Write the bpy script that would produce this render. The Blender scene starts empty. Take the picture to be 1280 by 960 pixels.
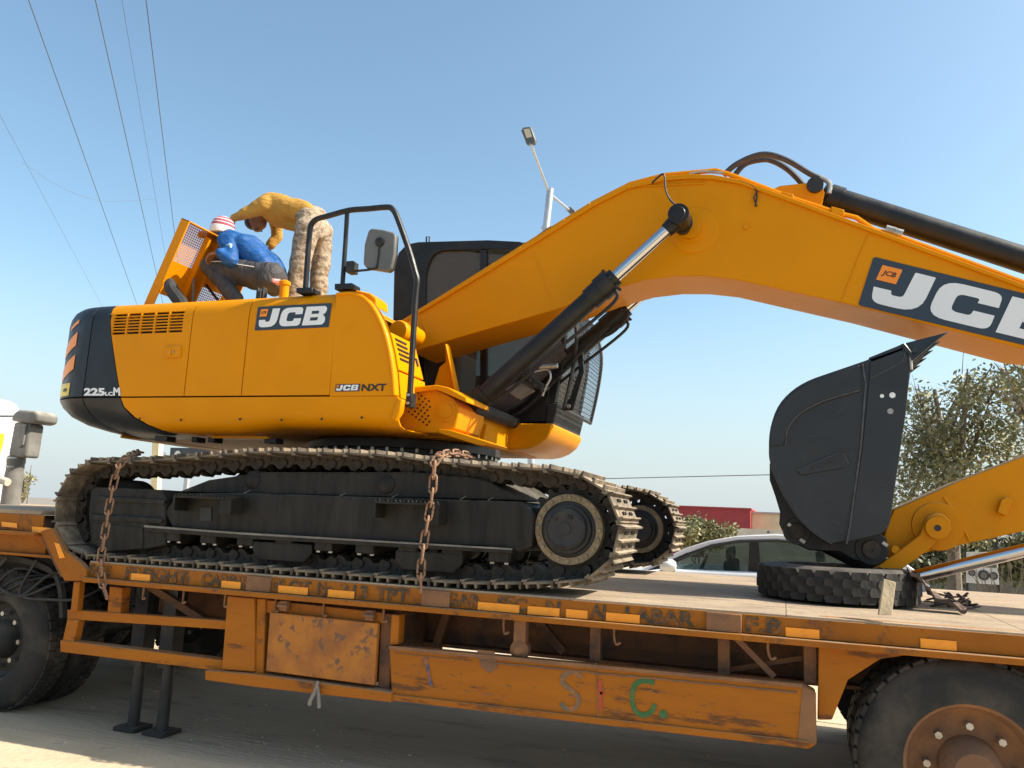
import bpy, bmesh, math, random
from mathutils import Vector, Matrix, noise as mnoise
random.seed(7)
S = bpy.context.scene
COL = S.collection

# ------------------------------------------------------------------ camera
FOC = 1000.0
YAW = math.radians(19); PITCH = math.atan(165/1000); ROLL = 0.045; EYE = 1.6
f_ = Vector((-math.sin(YAW)*math.cos(PITCH), math.cos(YAW)*math.cos(PITCH), math.sin(PITCH)))
r0 = Vector((math.cos(YAW), math.sin(YAW), 0)); u0 = r0.cross(f_)
R_ = math.cos(ROLL)*r0 + math.sin(ROLL)*u0
U_ = -math.sin(ROLL)*r0 + math.cos(ROLL)*u0
cam = bpy.data.cameras.new('camera'); co = bpy.data.objects.new('camera', cam); COL.objects.link(co)
cam.sensor_width = 36; cam.lens = FOC/1280*36; cam.clip_start = .05; cam.clip_end = 3000
M = Matrix((R_, U_, -f_)).transposed().to_4x4(); M.translation = Vector((0, 0, EYE)); co.matrix_world = M
S.camera = co

# ------------------------------------------------------------------ sky, sun, exposure
SUN_EL = math.radians(43)
sun_dir = Vector((math.cos(SUN_EL)*math.cos(math.radians(9)), math.cos(SUN_EL)*math.sin(math.radians(9)), math.sin(SUN_EL)))
wd = bpy.data.worlds.new('World'); S.world = wd; wd.use_nodes = True
nt = wd.node_tree; bgn = nt.nodes['Background']
sky = nt.nodes.new('ShaderNodeTexSky'); sky.sky_type = 'NISHITA'; sky.sun_disc = False
sky.sun_elevation = SUN_EL; sky.sun_rotation = math.atan2(sun_dir.x, sun_dir.y)
sky.air_density = 1.0; sky.dust_density = 2.4; sky.ozone_density = 3.6; sky.altitude = 200
wb = nt.nodes.new('ShaderNodeMix'); wb.data_type = 'RGBA'; wb.blend_type = 'MULTIPLY'; wb.inputs[0].default_value = 1; wb.inputs[7].default_value = (1.01, 1.045, .89, 1)   # the camera's white balance
nt.links.new(sky.outputs[0], wb.inputs[6])
# pale dust haze low over the horizon, the same all round
tco = nt.nodes.new('ShaderNodeTexCoord'); spz = nt.nodes.new('ShaderNodeSeparateXYZ'); nt.links.new(tco.outputs['Generated'], spz.inputs[0])
mrz = nt.nodes.new('ShaderNodeMapRange'); mrz.interpolation_type = 'SMOOTHSTEP'; mrz.inputs['From Min'].default_value = -.02; mrz.inputs['From Max'].default_value = .30
mrz.inputs['To Min'].default_value = .85; mrz.inputs['To Max'].default_value = 0; nt.links.new(spz.outputs[2], mrz.inputs['Value'])
hz = nt.nodes.new('ShaderNodeMix'); hz.data_type = 'RGBA'; hz.inputs[7].default_value = (2.62, 2.92, 3.10, 1); nt.links.new(mrz.outputs[0], hz.inputs[0])
nt.links.new(wb.outputs[2], hz.inputs[6]); nt.links.new(hz.outputs[2], bgn.inputs[0]); bgn.inputs[1].default_value = 0.15
sl = bpy.data.lights.new('sun', 'SUN'); sl.energy = 4.9; sl.angle = math.radians(.53); sl.color = (1, .92, .78)
so = bpy.data.objects.new('sun', sl); COL.objects.link(so)
so.rotation_euler = (-sun_dir).to_track_quat('-Z', 'Y').to_euler(); so.location = (5, 2, 12)
S.view_settings.view_transform = 'Standard'; S.view_settings.look = 'None'
S.view_settings.exposure = 0.85; S.view_settings.gamma = 1
S.cycles.max_bounces = 7; S.cycles.diffuse_bounces = 4; S.cycles.transparent_max_bounces = 12

# a point of the place on the vertical plane y=Y (or height z=Z) seen in direction (x, y) of the photograph
def ray(x, y): return f_ + (x-640)/FOC*R_ - (y-480)/FOC*U_
def W(x, y, Y):
    v = ray(x, y); t = Y/v.y
    return Vector((v.x*t, Y, EYE+v.z*t))
def WZ(x, y, Z):
    v = ray(x, y); t = (Z-EYE)/v.z
    return Vector((v.x*t, v.y*t, Z))

# ------------------------------------------------------------------ materials
def lin(c): return tuple(((v/255)/12.92 if v/255 <= .04045 else ((v/255+.055)/1.055)**2.4) for v in c)
MATS = {}
def mat(name, c1, c2=None, sc=4, lo=.4, hi=.65, rough=.5, metal=0, bump=0, bsc=60, c3=None, sc3=14, lo3=.55, hi3=.62,
        coat=0, rr=0, stretch=None, spec=.5, dust=None, dlo=.3, dhi=.95, emit=None):
    m = bpy.data.materials.new(name); m.use_nodes = True; t = m.node_tree; n = t.nodes; L = t.links
    b = n['Principled BSDF']; tc = n.new('ShaderNodeTexCoord'); src = tc.outputs['Object']
    if stretch:
        mp = n.new('ShaderNodeMapping'); mp.inputs['Scale'].default_value = stretch; L.new(src, mp.inputs[0]); src = mp.outputs[0]
    def nz(scale, det=6, ro=.6):
        x = n.new('ShaderNodeTexNoise'); x.inputs['Scale'].default_value = scale; x.inputs['Detail'].default_value = det
        x.inputs['Roughness'].default_value = ro; L.new(src, x.inputs['Vector']); return x.outputs['Fac']
    def ramp(fac, a, bb):
        x = n.new('ShaderNodeMapRange'); x.inputs['From Min'].default_value = a; x.inputs['From Max'].default_value = bb
        L.new(fac, x.inputs['Value']); return x.outputs[0]
    def mix(fac, a, bcol):
        x = n.new('ShaderNodeMix'); x.data_type = 'RGBA'; L.new(fac, x.inputs[0])
        if isinstance(a, tuple): x.inputs[6].default_value = (*a, 1)
        else: L.new(a, x.inputs[6])
        x.inputs[7].default_value = (*bcol, 1); return x.outputs[2]
    cur = c1
    if c2: cur = mix(ramp(nz(sc), lo, hi), cur, c2)
    if c3: cur = mix(ramp(nz(sc3, 9, .7), lo3, hi3), cur, c3)
    if dust:   # dust settles on faces that look up
        g = n.new('ShaderNodeNewGeometry'); sp = n.new('ShaderNodeSeparateXYZ'); L.new(g.outputs['Normal'], sp.inputs[0])
        mm = n.new('ShaderNodeMath'); mm.operation = 'MULTIPLY'; L.new(ramp(sp.outputs[2], dlo, dhi), mm.inputs[0]); L.new(ramp(nz(sc*2), .25, .6), mm.inputs[1])
        cur = mix(mm.outputs[0], cur, dust)
    if isinstance(cur, tuple): b.inputs['Base Color'].default_value = (*cur, 1)
    else: L.new(cur, b.inputs['Base Color'])
    b.inputs['Metallic'].default_value = metal; b.inputs['Roughness'].default_value = rough
    b.inputs['Specular IOR Level'].default_value = spec
    if rr:
        x = ramp(nz(sc*2.3), .3, .7); y = n.new('ShaderNodeMapRange'); L.new(x, y.inputs['Value'])
        y.inputs['To Min'].default_value = max(.02, rough-rr); y.inputs['To Max'].default_value = min(1, rough+rr); L.new(y.outputs[0], b.inputs['Roughness'])
    if coat: b.inputs['Coat Weight'].default_value = coat; b.inputs['Coat Roughness'].default_value = .08
    if bump:
        bp = n.new('ShaderNodeBump'); bp.inputs['Strength'].default_value = bump; bp.inputs['Distance'].default_value = .02
        L.new(nz(bsc, 5), bp.inputs['Height']); L.new(bp.outputs[0], b.inputs['Normal'])
    MATS[name] = m; return m
YEL = mat('yellow_machine_paint', (.67, .248, .0006), (.62, .227, .0006), 1.3, rough=.38, coat=.02, spec=.10, rr=.06, bump=.02, bsc=9)
YELD = mat('dusty_yellow_paint', (.63, .232, .001), (.55, .205, .004), 5, .5, .8, rough=.5, spec=.15, dust=(.55, .36, .14))
CWT = mat('charcoal_paint', (.012, .015, .020), (.018, .021, .027), 3, rough=.45, spec=.3, coat=.05, rr=.08)
BLK = mat('black_paint', (.010, .010, .010), (.030, .024, .019), 5, .45, .8, rough=.42, spec=.35, rr=.12)
BLKM = mat('matt_black_steel', (.014, .014, .015), (.035, .031, .027), 4, .45, .75, rough=.6, rr=.15, bump=.15, bsc=40, dust=(.10, .085, .065))
BUCK = mat('bucket_steel', (.010, .012, .015), (.019, .021, .024), 2.2, .4, .75, rough=.46, rr=.14, bump=.08, bsc=18, c3=(.06, .058, .055), sc3=26, lo3=.66, hi3=.74)
TFR = mat('track_frame_steel', (.009, .008, .007), (.026, .022, .018), 3, .4, .75, rough=.6, spec=.3, rr=.15, bump=.12, bsc=30, stretch=(3, 1, .5), dust=(.10, .09, .07))
SHOE = mat('dusty_track_steel', (.07, .056, .042), (.27, .21, .145), 7, .35, .7, rough=.8, metal=.1, bump=.4, bsc=55, c3=(.035, .03, .026), sc3=18, lo3=.58, hi3=.7, dust=(.40, .315, .22))
LINK = mat('track_link_steel', (.03, .024, .02), (.075, .055, .04), 9, rough=.7, metal=.2, bump=.3, dust=(.12, .09, .065))
CHAINM = mat('rusty_chain', (.23, .115, .065), (.36, .22, .14), 24, rough=.75, metal=.3, bump=.4, bsc=90, c3=(.08, .04, .025), sc3=40)
TANR = mat('dusty_gear_ring', (.20, .15, .09), (.30, .235, .145), 12, rough=.8, bump=.2)
CHR = mat('chrome_rod', (.62, .62, .63), rough=.13, metal=1)
STEEL = mat('bare_steel', (.45, .43, .40), (.3, .27, .23), 10, rough=.4, metal=.8)
RUB = mat('black_rubber', (.014, .014, .014), (.03, .028, .026), 8, rough=.7, bump=.15)
TYRE = mat('worn_tyre_rubber', (.014, .013, .012), (.07, .058, .046), 3.5, .45, .75, rough=.8, bump=.25, bsc=40, dust=(.10, .085, .07))
HOSE = mat('hydraulic_hose_rubber', (.035, .025, .025), (.06, .045, .04), 20, rough=.5)
WHITE = mat('white_decal', (.72, .73, .74), rough=.4)
NAVY = mat('charcoal_blue_decal', (.022, .035, .052), rough=.4)
DBLACK = mat('black_decal', (.012, .012, .014), rough=.5)
ORD = mat('orange_decal', (.85, .25, .01), rough=.4)
YDEC = mat('yellow_warning_decal', (.75, .55, .02), (.6, .4, .02), 30, rough=.4)
TRL = mat('worn_orange_trailer_paint', (.34, .116, .011), (.24, .08, .012), 2.0, .35, .7, rough=.62, spec=.15, bump=.2, bsc=25, c3=(.11, .055, .028), sc3=5, lo3=.56, hi3=.66, dust=(.30, .20, .12), rr=.1)
TRLC = mat('cleaner_orange_trailer_paint', (.36, .122, .011), (.29, .095, .012), 1.6, .35, .7, rough=.62, spec=.15, bump=.12, bsc=25, c3=(.13, .055, .022), sc3=3.2, lo3=.565, hi3=.64, stretch=(.7, 1, 3.6), dust=(.33, .21, .12))
TRLR = mat('chipped_rusty_trailer_paint', (.38, .135, .012), (.25, .085, .016), 4.2, .42, .62, rough=.65, bump=.3, bsc=25, c3=(.13, .065, .035), sc3=15, lo3=.545, hi3=.60)
TRLD = mat('dirty_trailer_steel', (.17, .07, .025), (.09, .045, .027), 3, .35, .7, rough=.8, bump=.3, c3=(.05, .032, .024), sc3=6, lo3=.5, hi3=.66)
TRLB = mat('brown_stained_steel', (.17, .085, .045), (.25, .12, .05), 7, rough=.85, bump=.3)
DECK = mat('dusty_deck_steel', (.39, .295, .20), (.27, .20, .14), 2.6, .35, .65, rough=.95, bump=.7, bsc=22, c3=(.17, .12, .085), sc3=4.0, lo3=.57, hi3=.70, stretch=(.8, 2.2, 1))
REFL = mat('amber_reflective_tape', (.86, .30, .010), (.62, .22, .02), 14, .5, .8, rough=.4)
INK = mat('faded_black_lettering', (.05, .04, .025), (.26, .09, .012), 20, .46, .68, rough=.8)
WELD = mat('bare_weld_steel', (.085, .085, .085), (.05, .05, .05), 20, rough=.5, metal=.3)
BLUEP = mat('faded_blue_paint', (.04, .07, .15), (.31, .11, .02), 14, .42, .62, rough=.8)
GREYP = mat('faded_grey_paint', (.10, .10, .08), (.33, .12, .02), 14, .42, .62, rough=.8)
REDP = mat('faded_red_paint', (.36, .055, .02), (.33, .11, .015), 12, .4, .6, rough=.8)
GREENP = mat('green_paint', (.03, .12, .035), (.10, .14, .035), 14, .5, .7, rough=.75, c3=(.4, .17, .04), sc3=20, lo3=.62, hi3=.66)
GLS = None
def glassmat(name, tint, fac, rough=.03):
    m = bpy.data.materials.new(name); m.use_nodes = True; t = m.node_tree; n = t.nodes; L = t.links
    b = n['Principled BSDF']; b.inputs['Base Color'].default_value = (*tint, 1); b.inputs['Roughness'].default_value = rough
    tr = n.new('ShaderNodeBsdfTransparent'); tr.inputs[0].default_value = (.8, .86, .85, 1)
    mx = n.new('ShaderNodeMixShader'); mx.inputs[0].default_value = fac
    L.new(tr.outputs[0], mx.inputs[1]); L.new(b.outputs[0], mx.inputs[2]); L.new(mx.outputs[0], n['Material Output'].inputs[0]); return m
GLS = glassmat('tinted_cab_glass', (.15, .125, .10), .45, .12)
CGL = glassmat('car_window_glass', (.05, .07, .065), .28)
GREYPL = mat('grey_plastic', (.09, .088, .083), (.13, .125, .12), 6, rough=.45, bump=.05)
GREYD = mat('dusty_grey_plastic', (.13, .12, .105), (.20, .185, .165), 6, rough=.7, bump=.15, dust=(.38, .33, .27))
GALV = mat('galvanised_steel', (.50, .52, .54), (.4, .42, .44), 8, rough=.42, metal=.55)
SHIRT = mat('mustard_cotton', (.44, .235, .035), (.36, .185, .028), 9, rough=.9, bump=.9, bsc=13, stretch=(1, .35, 2.6))
JACK = mat('blue_nylon', (.008, .065, .215), (.015, .095, .30), 7, rough=.55, spec=.3, bump=1.0, bsc=11, stretch=(1, .4, 2.4))
JACKL = mat('pale_blue_reflective_cloth', (.28, .42, .55), rough=.5)
PANT = mat('charcoal_tracksuit_cloth', (.035, .032, .035), (.055, .05, .05), 9, rough=.7, bump=1.0, bsc=12, stretch=(2.4, .5, 1))
CAMO = mat('camouflage_cotton', (.25, .19, .13), (.36, .28, .20), 22, .42, .56, rough=.95, bump=.9, bsc=16, c3=(.15, .105, .075), sc3=17, lo3=.53, hi3=.57, stretch=(1, 1, 1.6))
SKIN = mat('brown_skin', (.19, .09, .05), (.24, .115, .065), 15, rough=.55)
HAIR = mat('black_hair', (.012, .01, .01), rough=.6, bump=.6, bsc=120)
CAPW = mat('white_knit', (.72, .68, .68), rough=.95, bump=.5, bsc=150)
CAPR = mat('maroon_knit', (.42, .10, .13), rough=.95, bump=.5, bsc=150)
BOOT = mat('black_boot_leather', (.02, .018, .017), rough=.5)
REDF = mat('red_white_waistband', (.55, .12, .10), (.7, .6, .58), 30, rough=.9)
CARW = mat('white_car_paint', (.74, .76, .78), rough=.25, coat=.8)
CARI = mat('dark_car_interior', (.03, .03, .032), (.06, .055, .05), 5, rough=.8)
SEATM = mat('dark_seat_cloth', (.03, .035, .045), rough=.9)
REDW = mat('red_painted_wall', (.42, .05, .045), (.33, .045, .045), 2, rough=.8, bump=.1, c3=(.5, .2, .17), sc3=12, lo3=.66, hi3=.7)
CREAM = mat('cream_painted_wall', (.78, .64, .38), (.68, .55, .33), 2, rough=.9)
CONC = mat('pale_concrete', (.50, .45, .38), (.40, .36, .30), 3, rough=.95, bump=.2)
DARKW = mat('weathered_dark_wall', (.10, .105, .095), (.17, .16, .14), 1.5, rough=.95, bump=.2)
SIGNB = mat('dark_blue_sign_panel', (.035, .045, .055), rough=.5)
SIGNW = mat('white_sign_panel', (.68, .68, .66), (.55, .55, .53), 6, rough=.6)
WOODM = mat('weathered_wood', (.40, .31, .19), (.28, .21, .13), 12, rough=.9, bump=.3, stretch=(1, 1, .2))
RAG = mat('dark_navy_cloth', (.03, .03, .055), (.06, .05, .08), 12, rough=.95)
PAPER = mat('white_plastic_scrap', (.75, .75, .74), rough=.6)
DEBR = mat('brown_rubber_scrap', (.07, .045, .035), (.16, .11, .08), 15, rough=.9)
BARK = mat('grey_brown_bark', (.20, .16, .125), (.12, .095, .075), 14, rough=.95, bump=.4)
LEAFA = mat('dusty_green_leaf', (.14, .145, .055), (.26, .235, .115), 1.6, .35, .65, rough=.6)
LEAFB = mat('dark_olive_leaf', (.08, .095, .04), (.16, .155, .08), 2.0, .35, .65, rough=.6)
LEAFC = mat('dry_grass_blade', (.22, .19, .09), (.10, .12, .045), 3, rough=.8)
LEDM = mat('lamp_lens', (.62, .52, .36), rough=.3)
YELW = mat('yellow_truck_paint', (.75, .48, .01), rough=.4)
WIRE = mat('black_cable', (.07, .075, .085), rough=.6)
GRND = mat('dusty_asphalt_ground', (.17, .15, .13), (.27, .235, .19), .55, .35, .7, rough=.95, bump=.5, bsc=9, c3=(.10, .09, .08), sc3=1.7, lo3=.5, hi3=.75)
ROADM = mat('worn_asphalt', (.46, .35, .235), (.56, .44, .31), .9, .35, .7, rough=.95, bump=.9, bsc=16, c3=(.20, .17, .14), sc3=2.2, lo3=.55, hi3=.74, stretch=(.35, 1.6, 1))
SANDM = mat('pale_sandy_shoulder', (.56, .44, .30), (.46, .36, .24), 1.6, .35, .7, rough=.97, bump=.6, bsc=20, c3=(.32, .26, .19), sc3=9, lo3=.58, hi3=.68)

# ------------------------------------------------------------------ mesh builder
class MB:
    def __init__(s): s.v = []; s.f = []; s.mi = []
    def add(s, vs, fs, mi=0):
        o = len(s.v); s.v += [tuple(v) for v in vs]; s.f += [tuple(i+o for i in f) for f in fs]; s.mi += [mi]*len(fs); return s
    def box(s, x0, x1, y0, y1, z0, z1, mi=0):
        vs = [(x, y, z) for z in (z0, z1) for y in (y0, y1) for x in (x0, x1)]
        return s.add(vs, [(0, 2, 3, 1), (4, 5, 7, 6), (0, 1, 5, 4), (2, 6, 7, 3), (0, 4, 6, 2), (1, 3, 7, 5)], mi)
    def obox(s, c, a, b, d, mi=0):   # centre and three half-axis vectors
        c, a, b, d = map(Vector, (c, a, b, d))
        vs = [c+i*a+j*b+k*d for k in (-1, 1) for j in (-1, 1) for i in (-1, 1)]
        return s.add(vs, [(0, 2, 3, 1), (4, 5, 7, 6), (0, 1, 5, 4), (2, 6, 7, 3), (0, 4, 6, 2), (1, 3, 7, 5)], mi)
    def bar(s, p, q, w, h, up=(0, 0, 1), mi=0):
        p, q = Vector(p), Vector(q); d = (q-p); L = d.length; d.normalize(); up = Vector(up); sd = d.cross(up).normalized(); up = sd.cross(d)
        return s.obox((p+q)/2, d*L/2, sd*w/2, up*h/2, mi)
    def prism(s, pts, vec, mi=0):    # closed outline swept along vec
        pts = [Vector(p) for p in pts]; vec = Vector(vec); n = len(pts)
        return s.add(pts+[p+vec for p in pts], [tuple(range(n)), tuple(range(2*n-1, n-1, -1))]+[(i, i+n, (i+1) % n+n, (i+1) % n) for i in range(n)], mi)
    def prof(s, p0, ax, prf, n=24, mi=0, capa=True, capb=True):   # revolve (t, r) list about an axis
        p0 = Vector(p0); ax = Vector(ax).normalized(); a = ax.orthogonal().normalized(); b = ax.cross(a); vs = []
        for t, r in prf:
            for k in range(n):
                an = 2*math.pi*k/n; vs.append(p0+ax*t+(a*math.cos(an)+b*math.sin(an))*r)
        fs = [(i*n+k, i*n+(k+1) % n, (i+1)*n+(k+1) % n, (i+1)*n+k) for i in range(len(prf)-1) for k in range(n)]
        if capa: fs.append(tuple(range(n-1, -1, -1)))
        if capb: fs.append(tuple((len(prf)-1)*n+k for k in range(n)))
        return s.add(vs, fs, mi)
    def cyl(s, p, q, r, r2=None, n=16, mi=0):
        p, q = Vector(p), Vector(q); return s.prof(p, q-p, [(0, r), ((q-p).length, r if r2 is None else r2)], n, mi)
    def tube(s, pts, r, n=8, mi=0, sub=0):
        pts = [Vector(p) for p in pts]
        if sub: pts = smooth(pts, sub)
        rs = r if isinstance(r, (list, tuple)) else [r]*len(pts)
        if len(rs) != len(pts): rs = [rs[0]+(rs[-1]-rs[0])*i/(len(pts)-1) for i in range(len(pts))]
        vs = []; a = None
        for i, p in enumerate(pts):
            d = (pts[min(i+1, len(pts)-1)]-pts[max(i-1, 0)]).normalized()
            a = d.orthogonal().normalized() if a is None else (a-d*a.dot(d)).normalized()
            b = d.cross(a)
            for k in range(n):
                an = 2*math.pi*k/n; vs.append(p+(a*math.cos(an)+b*math.sin(an))*rs[i])
        fs = [(i*n+k, i*n+(k+1) % n, (i+1)*n+(k+1) % n, (i+1)*n+k) for i in range(len(pts)-1) for k in range(n)]
        fs += [tuple(range(n-1, -1, -1)), tuple((len(pts)-1)*n+k for k in range(n))]
        return s.add(vs, fs, mi)
    def mesh(s, name, mats, smooth_=35):
        me = bpy.data.meshes.new(name); me.from_pydata(s.v, [], s.f)
        for m in (mats if isinstance(mats, (list, tuple)) else [mats]): me.materials.append(m)
        me.polygons.foreach_set('material_index', s.mi)
        bm = bmesh.new(); bm.from_mesh(me); bmesh.ops.recalc_face_normals(bm, faces=bm.faces); bm.to_mesh(me); bm.free()
        if smooth_:
            me.polygons.foreach_set('use_smooth', [True]*len(me.polygons)); me.set_sharp_from_angle(angle=math.radians(smooth_))
        me.update(); return me
    def build(s, name, mats, parent=None, bevel=0, smooth_=35, seg=2):
        o = bpy.data.objects.new(name, s.mesh(name, mats, smooth_)); COL.objects.link(o); par(o, parent)
        if bevel:
            b = o.modifiers.new('bevel', 'BEVEL'); b.width = bevel; b.segments = seg; b.limit_method = 'ANGLE'; b.angle_limit = math.radians(40); b.harden_normals = False
        return o
def par(o, parent):
    if parent is not None:
        o.parent = parent; o.matrix_parent_inverse = Matrix.Translation(world_of(parent)).inverted()
def world_of(o):
    p = o
    while p is not None:
        if p.type == 'EMPTY' and p.parent is None: return Vector(p.location)
        if p.parent is None: return Vector((0, 0, 0))
        return Vector((0, 0, 0))
def smooth(pts, k):
    out = []; n = len(pts)
    for i in range(n-1):
        p0, p1, p2, p3 = pts[max(i-1, 0)], pts[i], pts[i+1], pts[min(i+2, n-1)]
        for j in range(k):
            t = j/k; out.append(.5*((2*p1)+(p2-p0)*t+(2*p0-5*p1+4*p2-p3)*t*t+(3*p1-p0-3*p2+p3)*t**3))
    out.append(pts[-1]); return out
def tag(o, label, cat, group=None, kind=None):
    if label: o['label'] = label
    if cat: o['category'] = cat
    if group: o['group'] = group
    if kind: o['kind'] = kind
    return o
def thing(name, loc, label, cat, group=None):
    o = bpy.data.objects.new(name, None); COL.objects.link(o); o.location = loc; o.empty_display_size = .2
    return tag(o, label, cat, group)
def structure(o): o['kind'] = 'structure'; return o
def inst(name, me, mtx, parent):       # a piece sharing its mesh, placed by matrix (world)
    o = bpy.data.objects.new(name, me); COL.objects.link(o); par(o, parent); o.matrix_basis = mtx; return o
def px(pts, Y): return [W(x, y, Y) for x, y in pts]
def slab(pts, Y0, Y1, name, m, parent, bevel=.006, **k):
    return MB().prism(px(pts, Y0), (0, Y1-Y0, 0)).build(name, m, parent, bevel, **k)

def text_verts(s, bold=0.0):
    c = bpy.data.curves.new('lettering', 'FONT'); c.body = s; c.offset = bold; c.resolution_u = 3
    o = bpy.data.objects.new('lettering', c); COL.objects.link(o); dg = bpy.context.evaluated_depsgraph_get()
    me = o.evaluated_get(dg).to_mesh(); vs = [v.co.copy() for v in me.vertices]; fs = [tuple(p.vertices) for p in me.polygons]
    o.evaluated_get(dg).to_mesh_clear(); bpy.data.objects.remove(o); bpy.data.curves.remove(c)
    x0 = min(v.x for v in vs); x1 = max(v.x for v in vs); y0 = min(v.y for v in vs); y1 = max(v.y for v in vs)
    return [((v.x-x0)/(x1-x0), (v.y-y0)/(y1-y0)) for v in vs], fs
def bil(q, u, v):      # q: bottom-left, bottom-right, top-right, top-left
    return (q[0]*(1-u)+q[1]*u)*(1-v)+(q[3]*(1-u)+q[2]*u)*v
def text_on(s, q, name, m, parent, bold=0.0, off=(0, -.003, 0)):
    q = [Vector(p)+Vector(off) for p in q]; vs, fs = text_verts(s, bold)
    mb = MB().add([bil(q, u, v) for u, v in vs], fs); o = mb.build(name, m, parent, smooth_=0); return o
def fil(pts, n=5):       # outline with rounded corners: (x, y, radius)
    out = []; N = len(pts)
    for i, (x, y, r) in enumerate(pts):
        p = Vector((x, y)); a = Vector(pts[i-1][:2])-p; b = Vector(pts[(i+1) % N][:2])-p; k = min(r, a.length*.49, b.length*.49)
        if r == 0: out.append((x, y)); continue
        p0, p2 = p+a.normalized()*k, p+b.normalized()*k
        for j in range(n+1): t = j/n; q = p0*(1-t)**2+p*2*t*(1-t)+p2*t*t; out.append((q.x, q.y))
    return out
J_ = fil([(.62, .92, .02), (.95, .92, .02), (.85, .08, .36), (.08, .08, .25), (.05, .42, .01), (.34, .42, .01), (.35, .33, .06), (.54, .33, .08)])
C_ = fil([(1.98, .60, .01), (1.66, .60, .01), (1.68, .70, .09), (1.34, .70, .12), (1.29, .30, .12), (1.60, .30, .09), (1.63, .42, .01), (1.95, .42, .01), (1.92, .08, .30), (.96, .08, .30), (1.06, .92, .32), (2.00, .92, .30)])
B_ = [[(2.02, .08), (2.31, .08), (2.42, .92), (2.13, .92)], [(2.393, .72), (2.70, .72), (2.76, .92), (2.42, .92)], [(2.358, .43), (2.70, .43), (2.70, .58), (2.375, .58)],
      [(2.31, .08), (2.84, .08), (2.66, .28), (2.338, .28)], [(2.70, .58), (2.88, .52), (2.98, .60), (3.03, .72), (3.03, .82), (2.98, .89), (2.90, .92), (2.76, .92), (2.70, .72)], [(2.66, .28), (2.84, .08), (2.92, .10), (2.98, .17), (3.01, .28), (2.99, .40), (2.94, .47), (2.88, .52), (2.70, .58), (2.70, .43)]]
def jcb(q, parent, whole=True):
    off = Vector((0, -.003, 0)); q = [Vector(p)+off for p in q]
    pl = MB().prism([bil(q, *c) for c in ((.01, 0), (.99, 0), (1, .03), (1, .97), (.99, 1), (.01, 1), (0, .97), (0, .03))], (0, .0028, 0)).build('logo_plate', NAVY, parent, smooth_=0)
    g = lambda u, v: (.03+u/3.06*.93, .04+v*.92)
    mb = MB(); q2 = [p+off for p in q]
    for poly in [J_, C_]+B_: mb.add([bil(q2, *g(u, v)) for u, v in poly], [tuple(range(len(poly)))])
    mb.build('logo_lettering', WHITE, parent, smooth_=0)
    mb = MB(); mb.add([bil(q2, *p) for p in ((.045, .57), (.145, .57), (.155, .88), (.055, .88))], [(0, 1, 2, 3)]); mb.build('logo_badge', ORD, parent, smooth_=0)
    q3 = [p+off for p in q2]
    text_on('JCB', [bil(q3, *p) for p in ((.062, .66), (.128, .66), (.138, .79), (.072, .79))], 'badge_lettering', DBLACK, parent, .02, (0, 0, 0))

# ================================================================== GROUND AND SETTING
structure(MB().add([(-400, -60, 0), (400, -60, 0), (400, 700, 0), (-400, 700, 0)], [(0, 1, 2, 3)]).build('ground', GRND, smooth_=0))
structure(MB().add([(-300, 3.2, .004), (300, 3.2, .004), (300, 7.9, .004), (-300, 7.9, .004)], [(0, 1, 2, 3)]).build('road', ROADM, smooth_=0))
# sandy shoulders either side of the lane, slightly higher, with an uneven edge
def shoulder(ya, yb, name):
    n = 160; vs = []
    for i in range(n+1):
        x = -40+80*i/n; w = mnoise.noise(Vector((x*.9, ya, 0)))*.09+mnoise.noise(Vector((x*4, yb, 2)))*.03
        vs += [(x, ya, .008), (x, yb+w, .008)]
    structure(MB().add(vs, [(2*i, 2*i+2, 2*i+3, 2*i+1) for i in range(n)]).build(name, SANDM, smooth_=0))
shoulder(-6, 4.42, 'roadside_path'); shoulder(10.2, 7.6, 'roadside_path')
structure(MB().add([(-60, 10.3, .008), (60, 10.3, .008), (60, 30, .008), (-60, 30, .008)], [(0, 1, 2, 3)]).build('yard', SANDM, smooth_=0))

# ================================================================== TRAILER
trl = thing('lowbed_trailer', (-2, 6.05, 0), 'long worn orange lowbed trailer with lettered side rail carrying the excavator', 'trailer')
XR = 4.6
# deck plates
xs = [-4.62, -3.5, -2.3, -1.15, 0, 1.1, 2.3, 3.4, XR]
for a, b in zip(xs, xs[1:]):
    MB().box(a+.0015, b-.0015, 4.505, 7.6, 1.118, 1.16).build('deck_plate', DECK, trl, .0015)
MB().box(-4.62, XR, 4.50, 4.53, 1.052, 1.150).box(-4.62, XR, 4.455, 4.60, 1.018, 1.050).build('side_rail', TRL, trl, .004)
MB().box(-4.62, XR, 7.60, 7.63, 1.02, 1.15).build('side_rail', TRL, trl, .004)
def zq(x0, x1, z0, z1, Y=4.497): return [Vector((x0, Y, z0)), Vector((x1, Y, z0)), Vector((x1, Y, z1)), Vector((x0, Y, z1))]
def X(x, y, Y=4.5): return W(x, y, Y).x
for s, a, b in (('SGS', 112, 140), ('FREIGHT', 158, 236), ('CARRIERS', 253, 330), ('PLOT', 343, 390), ('No.', 398, 420), ('313', 426, 461), ('TPT', 470, 512), ('NAGAR', 528, 602), ('SEC.', 622, 664),
                ('N', 683, 701), ('AL', 738, 764), ('LABAR', 782, 868), ('F.B', 932, 978)):
    y = 733+.08*(a-400)
    text_on(s, zq(X(a, y), X(b, y), 1.062, 1.138), 'rail_lettering', INK, trl, .035)
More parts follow.
